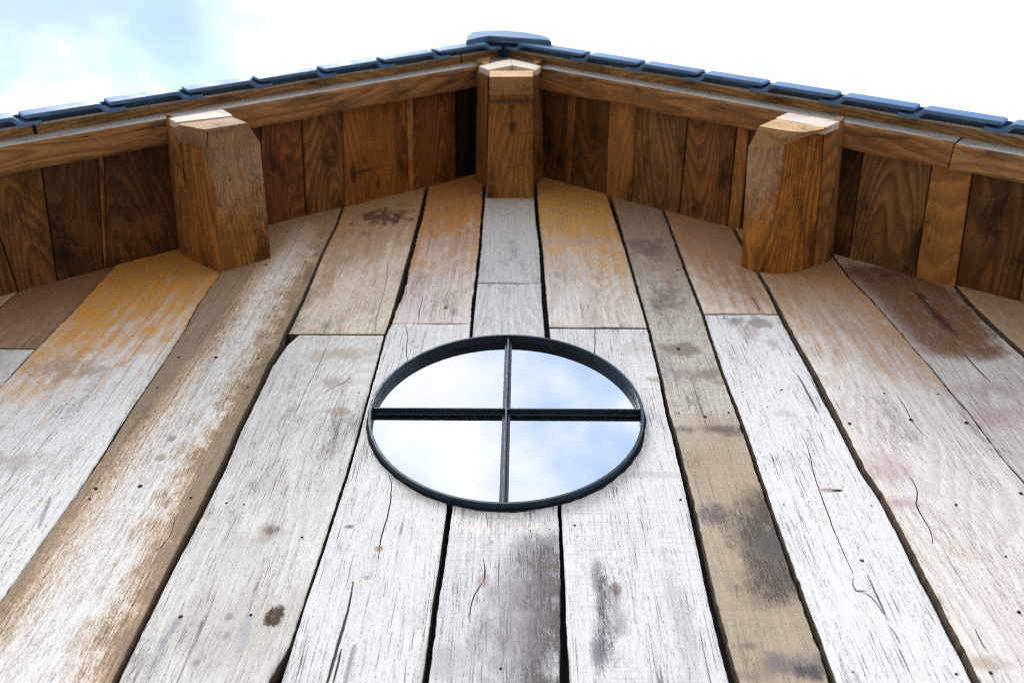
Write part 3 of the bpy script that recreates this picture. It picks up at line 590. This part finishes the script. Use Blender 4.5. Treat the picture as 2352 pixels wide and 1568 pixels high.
link('frame', fr, m_steel, win)
rb2 = mesh('glazing_bead', *hoop(0.0128, 0.026, YG+0.006, YG+0.045, 0.001), smooth=True); rb2.set_sharp_from_angle(angle=math.radians(30)); link('glazing_bead', rb2, m_steel, win)
sl = mesh('edge_ring', *hoop(-0.0015, 0.0035, -0.004, 0.03, 0.001, 220, 0.0035, 3.0), smooth=True); link('edge_ring', sl, m_edge_ring, win)  # thin ragged black ring round the outside of the hoop
def tbar(vertical):
    """T section: thin blade in front, wide flange on the glass"""
    L = (WB if vertical else WA)-0.0125
    bw, fw, yb, yf0, yf1 = 0.0028, 0.0115, YG-0.019, YG-0.004, YG-0.0008
    pr = [(-bw, yb), (bw, yb), (bw, yf0), (fw, yf0), (fw, yf1), (-fw, yf1), (-fw, yf0), (-bw, yf0)]
    rings = []
    for e in (-L, L):
        rings.append([(WX+a, y, WZ+e) if vertical else (WX+e, y+0.0002, WZ+a) for a, y in pr])
    V, Fs = loft(rings); return mesh('muntin', V, Fs)
def add_bevel(o, w=0.0008):
    md = o.modifiers.new('bevel', 'BEVEL'); md.width = w; md.segments = 2; md.limit_method = 'ANGLE'
# upright bar is one length; the cross bar is two lengths butted against it
o = link('muntin', tbar(True), m_steel, win); add_bevel(o)
def half_bar(sg):
    L0, L1 = 0.0034, WA-0.0125; bw, fw, yb, yf0, yf1 = 0.0028, 0.0115, YG-0.0185, YG-0.0042, YG-0.001
    pr = [(-bw, yb), (bw, yb), (bw, yf0), (fw, yf0), (fw, yf1), (-fw, yf1), (-fw, yf0), (-bw, yf0)]
    return mesh('muntin', *loft([[(WX+sg*e, y, WZ+a) for a, y in pr] for e in (L0, L1)]))
for sg in (-1, 1): add_bevel(link('muntin', half_bar(sg), m_steel, win))
def pane(qx, qz, yg=YG+0.0022, th=0.0045):
    pts = [(0.002, 0.002)]
    for i in range(21):
        a = math.pi/2*i/20; pts.append((max(0.002, (WA-0.0132)*math.cos(a)), max(0.002, (WB-0.0132)*math.sin(a))))
    dy = random.uniform(-0.002, 0.002); dz = random.uniform(-0.002, 0.002)
    A = [(WX+qx*x, yg + dy*x + dz*z, WZ+qz*z) for x, z in pts]; B = [(x, y+th, z) for x, y, z in A]
    return mesh('pane', *loft([A, B]))
for qx in (-1, 1):
    for qz in (-1, 1): link('pane', pane(qx, qz), m_glass, win)

# ------------------------------------------------------------------ roof
roofme = []
def roof_deck():
    V, Fs = [], []
    for side in (-1, 1):
        k = len(V)
        for y in (-0.50, DEEP):
            for s, h in ((0.0, 0.024), (3.35, 0.024), (3.35, 0.042), (0.0, 0.042)): V.append(RP(side, s, y, h))
        Fs += [(k, k+1, k+5, k+4), (k+1, k+2, k+6, k+5), (k+2, k+3, k+7, k+6), (k+3, k, k+4, k+7), (k, k+1, k+2, k+3), (k+4, k+5, k+6, k+7)]
        # tile courses on the slope behind the verge
        k = len(V); n = 0; gauge = 0.281; s0 = 0.365 if side < 0 else 0.451
        for i in range(11):
            sb = s0+gauge*i
            for y in (-0.25, DEEP):
                for s, h in ((sb-gauge-0.0, 0.056), (sb, 0.068), (sb, 0.054), (sb-gauge, 0.046)): V.append(RP(side, max(s, 0.02), y, h))
            q = k+8*i; Fs += [(q, q+1, q+5, q+4), (q+1, q+2, q+6, q+5), (q+2, q+3, q+7, q+6), (q, q+1, q+2, q+3), (q+4, q+5, q+6, q+7)]
    return mesh('roof', V, Fs)
m_tile = plain('slate_blue_glazed_tile', (0.085, 0.16, 0.29), 0.55, 0.08, 0.0, 14, 0.15, 0.03)
roof = link('roof', roof_deck(), plain('roof_underlay', (0.018, 0.018, 0.022), 0.8, 0.3), barn, label='dark slate blue tiled roof')

# soffit boards: (x at verge, y, x at wall, y) edges in tracing pixels
def soffit(side, e0, e1, mat, drop=0.0, gap=0.004, seed=0):
    """e: ((outer px), (wall px)) or plain s value"""
    def sy(e, which):
        if isinstance(e, (int, float)): return float(e)
        p = onS(e[which], side, 0.0); return float(s_of(p[0], side))
    a0, a1, b0, b1 = sy(e0, 0), sy(e0, 1), sy(e1, 0), sy(e1, 1)
    if a0 > b0: a0, a1, b0, b1 = b0, b1, a0, a1
    yo, yi = -0.455, 0.034
    V, gc, rings = [], [], []
    n = 9
    for i in range(n):
        t = i/(n-1); y = yo+(yi-yo)*t; tt = (y+0.437)/0.437
        sa = a0+(a1-a0)*tt+gap/2+0.0015*nz3(y*20, seed, 1); sb = b0+(b1-b0)*tt-gap/2+0.0015*nz3(y*20, seed, 2)
        h0 = -drop; w = 0.002*nz3(seed, 5, y*2)
        ring = [(sa, h0+0.003), (sa+0.003, h0+w), ((sa+sb)/2, h0+w-0.001), (sb-0.003, h0-w), (sb, h0+0.003), (sb, 0.0235), (sa, 0.0235)]
        rings.append([RP(side, s, y, h) for s, h in ring]); gc += [(s, y*1.0, h) for s, h in ring]
    V, Fs = loft(rings); return link('soffit_board', mesh('soffit_board', V, Fs, gc), mat, roof)
def conv_s(side): return lambda q: (lambda p: (float(s_of(p[0], side)), float(p[1])))(onS(q, side))
def sm(name, c, k=0.36, fig=0.8, blotch=1.3, st=(), **kw):
    c = (c[0]*1.42, c[1]*1.18, c[2]*0.70)
    return wood(name, c, (c[0]*k, c[1]*k*0.95, c[2]*k*0.9), (c[0]*0.16, c[1]*0.14, c[2]*0.13), fig, 0.35, 0.2, 0.25, 0.03, blotch, stains=st, rough=0.7, bump=0.4, **kw)
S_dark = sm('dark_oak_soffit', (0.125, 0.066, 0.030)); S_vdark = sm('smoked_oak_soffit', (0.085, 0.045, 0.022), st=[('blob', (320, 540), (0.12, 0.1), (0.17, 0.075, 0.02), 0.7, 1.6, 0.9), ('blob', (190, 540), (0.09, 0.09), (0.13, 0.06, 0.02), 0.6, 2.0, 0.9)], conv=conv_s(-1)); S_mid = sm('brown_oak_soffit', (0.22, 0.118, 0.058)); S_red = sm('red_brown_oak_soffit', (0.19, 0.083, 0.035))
S_or = sm('orange_oak_soffit', (0.25, 0.112, 0.035), 0.4, 0.6, 0.9, st=[('blob', (850, 330), (0.1, 0.04), (0.30, 0.11, 0.03), 0.6, 1.4, 0.8), ('blob', (845, 390), (0.07, 0.012), (0.025, 0.013, 0.008), 0.8, 1.6, 0.8), ('blob', (812, 400), (0.02, 0.05), (0.02, 0.01, 0.007), 0.8, 1.8, 0.8), ('blob', (868, 420), (0.012, 0.035), (0.03, 0.015, 0.008), 0.8, 1.4, 0.8)], conv=conv_s(-1)); S_tan = sm('tan_oak_soffit', (0.31, 0.175, 0.085), 0.5, 0.6, 0.9); S_olive = sm('olive_oak_soffit', (0.165, 0.092, 0.036)); S_grey = sm('grey_brown_soffit', (0.20, 0.125, 0.07)); S_black = sm('recess_shade_soffit', (0.022, 0.018, 0.020))  # S_black: shade of the deep gap beside the ridge, put into the board colour
E = lambda a, b, c, d: ((a, b), (c, d))
L1, L2, L3, L4, L5, L6, L7, L8, L9, L10, L11 = E(97, 386, 133, 646), E(227, 361, 240, 622), E(241, 360, 247, 620), E(600, 290, 600, 520), E(694, 276, 703, 489), E(787, 261, 791, 472), E(933, 230, 939, 432), E(949, 227, 951, 432), E(1047, 209, 1047, 406), E(1052, 207, 1056, 404), E(1100, 197, 1100, 395)
sL = lambda e: float(s_of(onS(e[0], -1)[0], -1))
s1 = sL(L1)
soffit(-1, L10, 0.03, S_black, -0.012, 0.003, 1); soffit(-1, L8, L9, S_red, 0, 0.003, 2); soffit(-1, L7, L8, S_tan, 0.004, 0.002, 3); soffit(-1, L6, L7, S_or, 0.0, 0.005, 4); soffit(-1, L5, L6, S_mid, 0.003, 0.004, 5); soffit(-1, L4, L5, S_red, 0.0, 0.008, 6)
soffit(-1, L3, L4, S_vdark, 0.0, 0.003, 7); soffit(-1, L2, L3, S_mid, 0.003, 0.002, 8); soffit(-1, L1, L2, S_vdark, 0.0, 0.004, 9)
R = [E(1250, 205, 1246, 410), E(1305, 214, 1297, 425), E(1325, 217, 1310, 428), E(1400, 231, 1393, 445), E(1462, 243, 1451, 467), E(1580, 268, 1559, 490), E(1694, 290, 1672, 520), E(1722, 295, 1700, 530), E(1982, 344, 1947, 595), E(2141, 378, 2103, 634), E(2234, 392, 2194, 660), E(2385, 417, 2339, 696)]
rm = [S_dark, S_mid, S_dark, S_tan, S_grey, S_mid, S_tan, S_vdark, S_grey, S_tan, S_dark]
rd = [0, 0.004, 0, 0.006, 0.002, 0.0, 0.006, 0.0, 0.0, 0.007, 0.0]; rg = [0.004, 0.002, 0.004, 0.003, 0.003, 0.009, 0.004, 0.004, 0.005, 0.003, 0.004]
soffit(1, 0.03, R[0], S_black, 0, 0.003, 19)
for i in range(11): soffit(1, R[i], R[i+1], rm[i], rd[i], rg[i], 20+i)
sR = float(s_of(onS(R[11][0], 1)[0], 1)); alt = [S_tan, S_mid, S_dark, S_grey]
for side, s in ((-1, s1), (1, sR)):
    i = 0
    mats = [S_olive, S_dark, S_mid, S_grey] if side < 0 else alt
    while s < 3.3:
        soffit(side, s if i else (L1 if side < 0 else R[11]), s+0.19, mats[i % 4], 0.002*(i % 3), 0.004, 40+i); s += 0.19; i += 1

# barge boards, verge battens
def sweep(name, side, s0, s1, sect, mat, amp=0.003, seed=0, step=0.04, label=None, low=(), ampy=0.0, face=()):
    """sect: list of (y, h); points listed in low wander to give a waney lower edge"""
    rings, gc = [], []; n = max(2, int((s1-s0)/step))
    for i in range(n+1):
        s = s0+(s1-s0)*i/n; r = []
        for q, (y, h) in enumerate(sect):
            j = 0.0; jy = 0.0
            if q in low: j = amp*(nz3(s*5, seed, q*0.25)+0.5*nz3(s*17, seed, q*0.3)); jy = ampy*nz3(s*4, seed, 7+q*0.2)
            r.append(RP(side, s, y+jy, h+j)); gc.append((y+h, s, h-y))
        rings.append(r)
    V, Fs = loft(rings); me = mesh(name, V, Fs, gc); o = link(name, me, mat, roof, label); me.materials.append(M_face)
    for q, pg in enumerate(me.polygons):
        if q < n*len(sect) and q % len(sect) in face: pg.material_index = 1
    return o
BG = dict(conv=None)
def bm_(name, c, k=0.5, **kw):
    c = (c[0]*1.2, c[1]*1.03, c[2]*0.70)
    return wood(name, c, (c[0]*k, c[1]*k, c[2]*k), (c[0]*0.2, c[1]*0.18, c[2]*0.18), 0.9, 1.0, 0.1, 0.4, 0.04, 1.25, rough=0.8, bump=0.8, **kw)
B_l = bm_('barge_oak_brown', (0.31, 0.175, 0.095)); B_r = bm_('barge_oak_reddish', (0.33, 0.18, 0.10)); B_r2 = bm_('barge_oak_raw', (0.40, 0.25, 0.155)); B_bt = bm_('verge_batten_oak', (0.44, 0.29, 0.175)); M_face = wood('weather_silvered_oak', (0.62, 0.59, 0.57), (0.42, 0.38, 0.35), PDK, 0.2, 0.6, 0.1, 0.2, 0.02, 0.4)
bsec = [(-0.437, 0.02), (-0.437, -0.050), (-0.447, -0.0555), (-0.476, -0.058), (-0.520, -0.0565), (-0.530, -0.050), (-0.531, 0.028), (-0.527, 0.031)]
lowi = (1, 2, 3, 4); 
s_end = float(s_of(onS((2219, 360), 1, -0.07)[0], 1))
sweep('barge_board', -1, 0.002, 3.3, bsec, B_l, 0.006, 3, low=lowi, ampy=0.005, face=(5,))
sweep('barge_board', 1, 0.002, s_end-0.002, bsec, B_r, 0.006, 11, low=lowi, ampy=0.005, face=(5,))
bsec2 = [(y+0.004 if y < -0.5 else y-0.002, h-0.006 if h < 0 else h) for y, h in bsec]
sweep('barge_board', 1, s_end+0.002, 3.3, bsec2, B_r2, 0.004, 17, low=lowi, ampy=0.003, face=(5,))
vsec = [(-0.503, 0.0428), (-0.503, 0.0345), (-0.560, 0.0335), (-0.5665, 0.037), (-0.567, 0.052), (-0.53, 0.056)]
for side, cuts in ((-1, (0.006, 0.22, 2.02, 3.3)), (1, (0.006, 2.36, 3.3))):
    for i in range(len(cuts)-1): sweep('verge_batten', side, cuts[i]+0.004, cuts[i+1]-0.008, vsec, B_bt, 0.0025, 31+i+side, low=(1, 2, 3), ampy=0.004, face=(2, 3))

# verge tiles
def tile(side, s_nose, gauge=0.281):
    """verge tile: a hanging apron whose head end jogs back behind the nose of the tile above, and a top plate"""
    hb, ht = -0.016, 0.068; y0, th, jog = -0.611, 0.0135, 0.0245
    n, g = s_nose, gauge
    front = [(n, y0+0.006), (n-0.004, y0+0.0012), (n-0.012, y0), (n-g+0.034, y0), (n-g+0.026, y0+0.003), (n-g+0.012, y0+jog-0.003), (n-g+0.004, y0+jog), (n-g-0.052, y0+jog)]
    back = [(n-g-0.054, y0+jog+th-0.002), (n-g+0.002, y0+jog+th), (n-g+0.018, y0+jog+th-0.004), (n-g+0.034, y0+th+0.003), (n-g+0.042, y0+th), (n-0.008, y0+th), (n-0.001, y0+th-0.003)]
    P = front+back; cy_ = y0+0.012
    def shr(e): return [(s_+(e if s_ < n-g/2 else -e), y_+(e if q < len(front) else -e)) for q, (s_, y_) in enumerate(P)]
    rings = [[RP(side, s_, y_, h) for s_, y_ in pp] for h, pp in ((hb, shr(0.0022)), (hb+0.0025, P), (ht-0.012, P), (ht-0.004, shr(0.002)), (ht, shr(0.005)))]
    V, Fs = loft(rings)
    k = len(V)
    for y in (y0+0.012, -0.26):
        for s_, h in ((n-0.004, ht-0.001), (n-g-0.03, ht-0.006), (n-g-0.03, ht-0.011), (n-0.004, ht-0.009)): V.append(RP(side, s_, y, h))
    Fs += [(k, k+1, k+5, k+4), (k+1, k+2, k+6, k+5), (k+2, k+3, k+7, k+6), (k+3, k, k+4, k+7), (k, k+1, k+2, k+3), (k+4, k+5, k+6, k+7)]
    me = mesh('tile', V, Fs); me.polygons.foreach_set('use_smooth', [True]*len(me.polygons)); me.set_sharp_from_angle(angle=math.radians(38)); return me
for side, s0 in ((-1, 0.365), (1, 0.451)):
    for i in range(11):
        g = 0.281 if i else s0-0.075
        o = link('tile', tile(side, s0+0.281*i, g), m_tile, roof)
# ridge cap: facetted cap with a closed end
def ridge_cap():
    yq = -0.632
    pts = [(1070, 93), (1072, 81), (1081, 73), (1110, 70), (1150, 69), (1200, 72.5), (1245, 80), (1262, 86), (1267, 94), (1244, 91), (1218, 89), (1122, 82.5), (1096, 87)]
    P = [onY(q, yq) for q in pts]; c = np.mean(P, axis=0)
    r0 = [(p[0]+(c[0]-p[0])*0.04, yq, p[2]+(c[2]-p[2])*0.06) for p in P]; r1 = [(p[0], yq+0.006, p[2]) for p in P]; r2 = [(p[0], yq+0.026, p[2]) for p in P]
    V, Fs = loft([r0, r1, r2])
    k = len(V); top = P[1:8]
    for y in (yq+0.0265, DEEP):
        for p in top: V.append((p[0], y, p[2]-0.003))
    for q in range(6): Fs.append((k+q, k+q+1, k+7+q+1, k+7+q))
    return mesh('ridge_cap', V, Fs)
link('ridge_cap', ridge_cap(), m_tile, roof)

# ------------------------------------------------------------------ purlins
def purlin_mesh(name, wallpts, frontpts, chamfer, y_end, gcx=1.0, back=0.036, n=14, wob=0.002, seed=0.0):
    """wallpts: section on the wall plane; frontpts: the same corners at y_f. chamfer: (y where it starts, inset list)"""
    rings, gc = [], []
    for i in range(n+1):
        t = i/n; r = []
        for q, (a, b_) in enumerate(zip(wallpts, frontpts)):
            p = np.array(a)+(np.array(b_)-np.array(a))*t
            if i == 0: p = p.copy(); p[1] = back
            w = wob*nz3(q*1.7, p[1]*9, seed); r.append((p[0]+w, p[1], p[2]+w*0.6))
        rings.append(r)
    if chamfer:
        rings.append([tuple(c) for c in chamfer])
    for r in rings:
        for p in r: gc.append((p[0]*gcx+p[2]*0.4, p[1], p[2]-p[0]*0.4))
    V, Fs = loft(rings); return mesh(name, V, Fs, gc)
def shelf(q, z): p = onZ(q, z); return (float(p[0]), float(p[1]), float(p[2]))
P_l = bm_('purlin_oak_honey', (0.36, 0.175, 0.06), 0.45, stains=[('end', -0.12, -0.42, (0.34, 0.25, 0.165), 0.6, float(onY((505, 620))[0]+onY((505, 620))[2]*0.4), float(onY((545, 620))[0]+onY((545, 620))[2]*0.4))]); P_r = bm_('purlin_oak_orange', (0.44, 0.20, 0.055), 0.36, stains=[('end', -0.16, -0.36, (0.40, 0.30, 0.21), 0.6, float(onY((1760, 630))[0]+onY((1760, 630))[2]*0.4), float(onY((1735, 625))[0]+onY((1735, 625))[2]*0.4))]); ZRP = float(onY((1171, 455))[2])
P_c = bm_('ridge_purlin_oak', (0.31, 0.165, 0.072), 0.55, stains=[('blob', (1176, 292), (0.02, 0.045), (0.03, 0.018, 0.012), 0.9, 1.2, 0.8), ('blob', (1174, 262), (0.014, 0.05), (0.07, 0.04, 0.022), 0.8, 1.2, 0.8), ('blob', (1174, 232), (0.12, 0.014), (0.06, 0.035, 0.02), 0.85, 1.4, 0.8)], conv=lambda q: (lambda p: (float(p[0]+p[2]*0.4), float(p[1])))(onZ(q, ZRP)))
M_end = wood('sawn_oak_end', (0.60, 0.40, 0.20), (0.42, 0.24, 0.10), (0.1, 0.05, 0.03), 0.7, 0.5, 0.3, 0.2, 0.02, 0.5)
M_end_l = wood('split_oak_end', (0.46, 0.31, 0.18), (0.30, 0.18, 0.09), (0.06, 0.03, 0.02), 0.7, 0.5, 0.3, 0.2, 0.02, 0.6, stains=[('band', [(477, 350, 0.0006), (475, 338, 0.0016), (473, 315, 0.001), (472, 296, 0.0018), (471, 280, 0.0012)], (0.02, 0.012, 0.008), 0.95, 0.01, 0.001), ('blob', (440, 320), (0.05, 0.05), (0.22, 0.14, 0.09), 0.6, 1.2, 0.9)], conv=lambda q: (lambda p: (float(p[0]+p[2]*0.4), float(p[1])))(onZ(q, float(onY((490, 630))[2])+0.02)))
M_pack = wood('silvered_packing_oak', (0.66, 0.58, 0.50), (0.48, 0.38, 0.30), PDK, 0.2, 0.5, 0.1, 0.1, 0.02, 0.4)
P_sb = bm_('packing_board_oak', (0.30, 0.165, 0.08), 0.5)

def beam(label, wpx, fpx, cpx, ych, mat, seed, tops, topf):
    """wpx: lower section corners on the wall (px), fpx: where each corner meets the chamfer, cpx: upper chamfer edge, tops: two upper corners (x, z) shared"""
    wp = [tuple(onY(q)) for q in wpx]; fp = [shelf(q, w[2]) for q, w in zip(fpx, wp)]
    yfront = ych
    cp = [tuple(onY(q, yfront)) for q in cpx]
    ym = float(np.mean([f[1] for f in fp]))
    t0, t1 = tops
    wp += [(t1[0], 0.0, t1[1]), (t0[0], 0.0, t0[1])]
    fp += [(t1[0]+(fp[-1][0]-wp[len(wpx)-1][0]), ym, t1[1]), (t0[0]+(fp[0][0]-wp[0][0]), ym, t0[1])]
    cp += [(topf[1][0], yfront, topf[1][1]), (topf[0][0], yfront, topf[0][1])]
    me = purlin_mesh('purlin', wp, fp, cp, yfront, seed=seed)
    o = link('purlin', me, mat, barn, label); me.materials.append(M_end_l if 'checked' in label else M_end)
    nl = len(wp)
    for pg in me.polygons:
        vi = list(pg.vertices)
        if min(vi) >= nl*14: pg.material_index = 1
    0 and print('BEAM', label, [tuple(round(v, 3) for v in f) for f in fp], 'front', [tuple(round(v, 3) for v in c) for c in cp])
    return o
def up_n(p, side, h1=0.021):
    """follow the roof normal from a point on the wall plane up to the soffit"""
    hp = (p[2]-roof_z(p[0]))*CA; return (float(p[0]+side*SA*(h1-hp)), float(p[2]+CA*(h1-hp)))
wl = [(440, 599), (508.5, 630), (622.6, 597.5)]; fl = [(416, 328), (487, 342.5), (597, 328)]; cl = [(412.5, 287), (470, 297.5), (567.5, 282)]
YE = -0.585
xz2 = lambda q, y: tuple(float(v) for v in onY(q, y)[[0, 2]])
pl = beam('honey brown oak purlin with checked chamfered end', wl, fl, cl, YE, P_l, 2.0, (up_n(onY(wl[0]), -1), up_n(onY(wl[2]), -1)), (xz2((413, 284), YE), xz2((534, 269.5), YE)))
wr_ = [(1701, 611.6), (1744, 629.5), (1790, 634), (1832, 629.5), (1872, 614)]; frr = [(1719, 337), (1766, 342), (1800, 334), (1832, 321), (1891, 301)]; cr = [(1744, 290), (1790, 298), (1819, 302), (1850, 303.5), (1893, 296)]
pr_ = beam('orange brown oak purlin with waney edge', wr_, frr, cr, YE, P_r, 5.0, (up_n(onY(wr_[0]), 1), up_n(onY(wr_[-1]), 1)), (xz2((1775, 276), YE), xz2((1893, 293), YE)))
wc = [(1117.5, 455), (1225.5, 455)]; fcx = [(1123, 219), (1225, 216)]; cc_ = [(1124, 177), (1224, 176)]
a_, c_ = onY(wc[0]), onY(wc[1])
pc = beam('ridge purlin with sawn chamfered end', wc, fcx, cc_, YE, P_c, 8.0, ((a_[0], Z0-0.06), (c_[0], Z0-0.06)), (xz2((1125, 163), YE), xz2((1224, 163), YE)))

# packing boards beside the purlins
def side_board(parent, wpx, fpx, ye, tops, mat, seed):
    wp = [tuple(onY(q)) for q in wpx]; fp = [shelf(q, w[2]) for q, w in zip(fpx, wp)]
    wp += [(t[0], 0.0, t[1]) for t in tops]; d0 = fp[0][0]-wp[0][0]
    fp = [(f[0], ye, f[2]) for f in fp]+[(t[0]+d0, ye, t[1]) for t in tops]
    me = purlin_mesh('side_board', wp, fp, None, ye, seed=seed, n=10, wob=0.0015); return link('side_board', me, mat, parent)
YS = -0.556
def sb(parent, wpx, fpx, side, seed, mat, tops=None):
    wp = [onY(q) for q in wpx]
    return side_board(parent, wpx, fpx, YS, tops or [up_n(wp[-1], side, -0.042), up_n(wp[0], side, -0.042)], mat, seed)
sb(pl, [(421, 588), (443, 600)], [(388, 275), (410, 283)], -1, 61.0, P_sb)
sb(pr_, [(1870, 615), (1899, 607)], [(1893, 296), (1930, 283)], 1, 62.0, P_sb)
zc0, zc1 = Z0-0.16, Z0-0.16
def vtop(q, z): p = onY(q); return (float(p[0]), z)
sb(pc, [(1093, 414), (1117.3, 427)], [(1097, 155), (1121, 164)], -1, 63.0, P_sb, [vtop((1117.3, 427), Z0-0.1), vtop((1093, 414), Z0-0.12)])
sb(pc, [(1226, 425), (1248, 414)], [(1226, 164), (1243, 155)], 1, 64.0, P_sb, [vtop((1248, 414), Z0-0.12), vtop((1226, 425), Z0-0.1)])
# short packing pieces between purlin ends and barge boards, silvered where they face the weather
def packing(parent, px, y0=-0.558, y1=-0.5325):
    A = [tuple(onY(q, y0)) for q in px]; B = [(p[0], y1, p[2]) for p in A]
    V, Fs = loft([A, B]); gc = [(p[1], p[0]*CA+p[2]*SA, p[2]) for p in V]
    return link('packing_board', mesh('packing_board', V, Fs, gc), M_pack, parent)
packing(pl, [(388, 272), (404, 281), (534, 266), (529, 262), (511, 251.5)])
packing(pr_, [(1929, 279), (1896, 293), (1782, 272), (1788, 268), (1811, 259)])
packing(pc, [(1100, 152), (1121, 161), (1176, 150), (1172, 136)]); packing(pc, [(1173, 136), (1177, 150), (1230, 161), (1242, 152)])
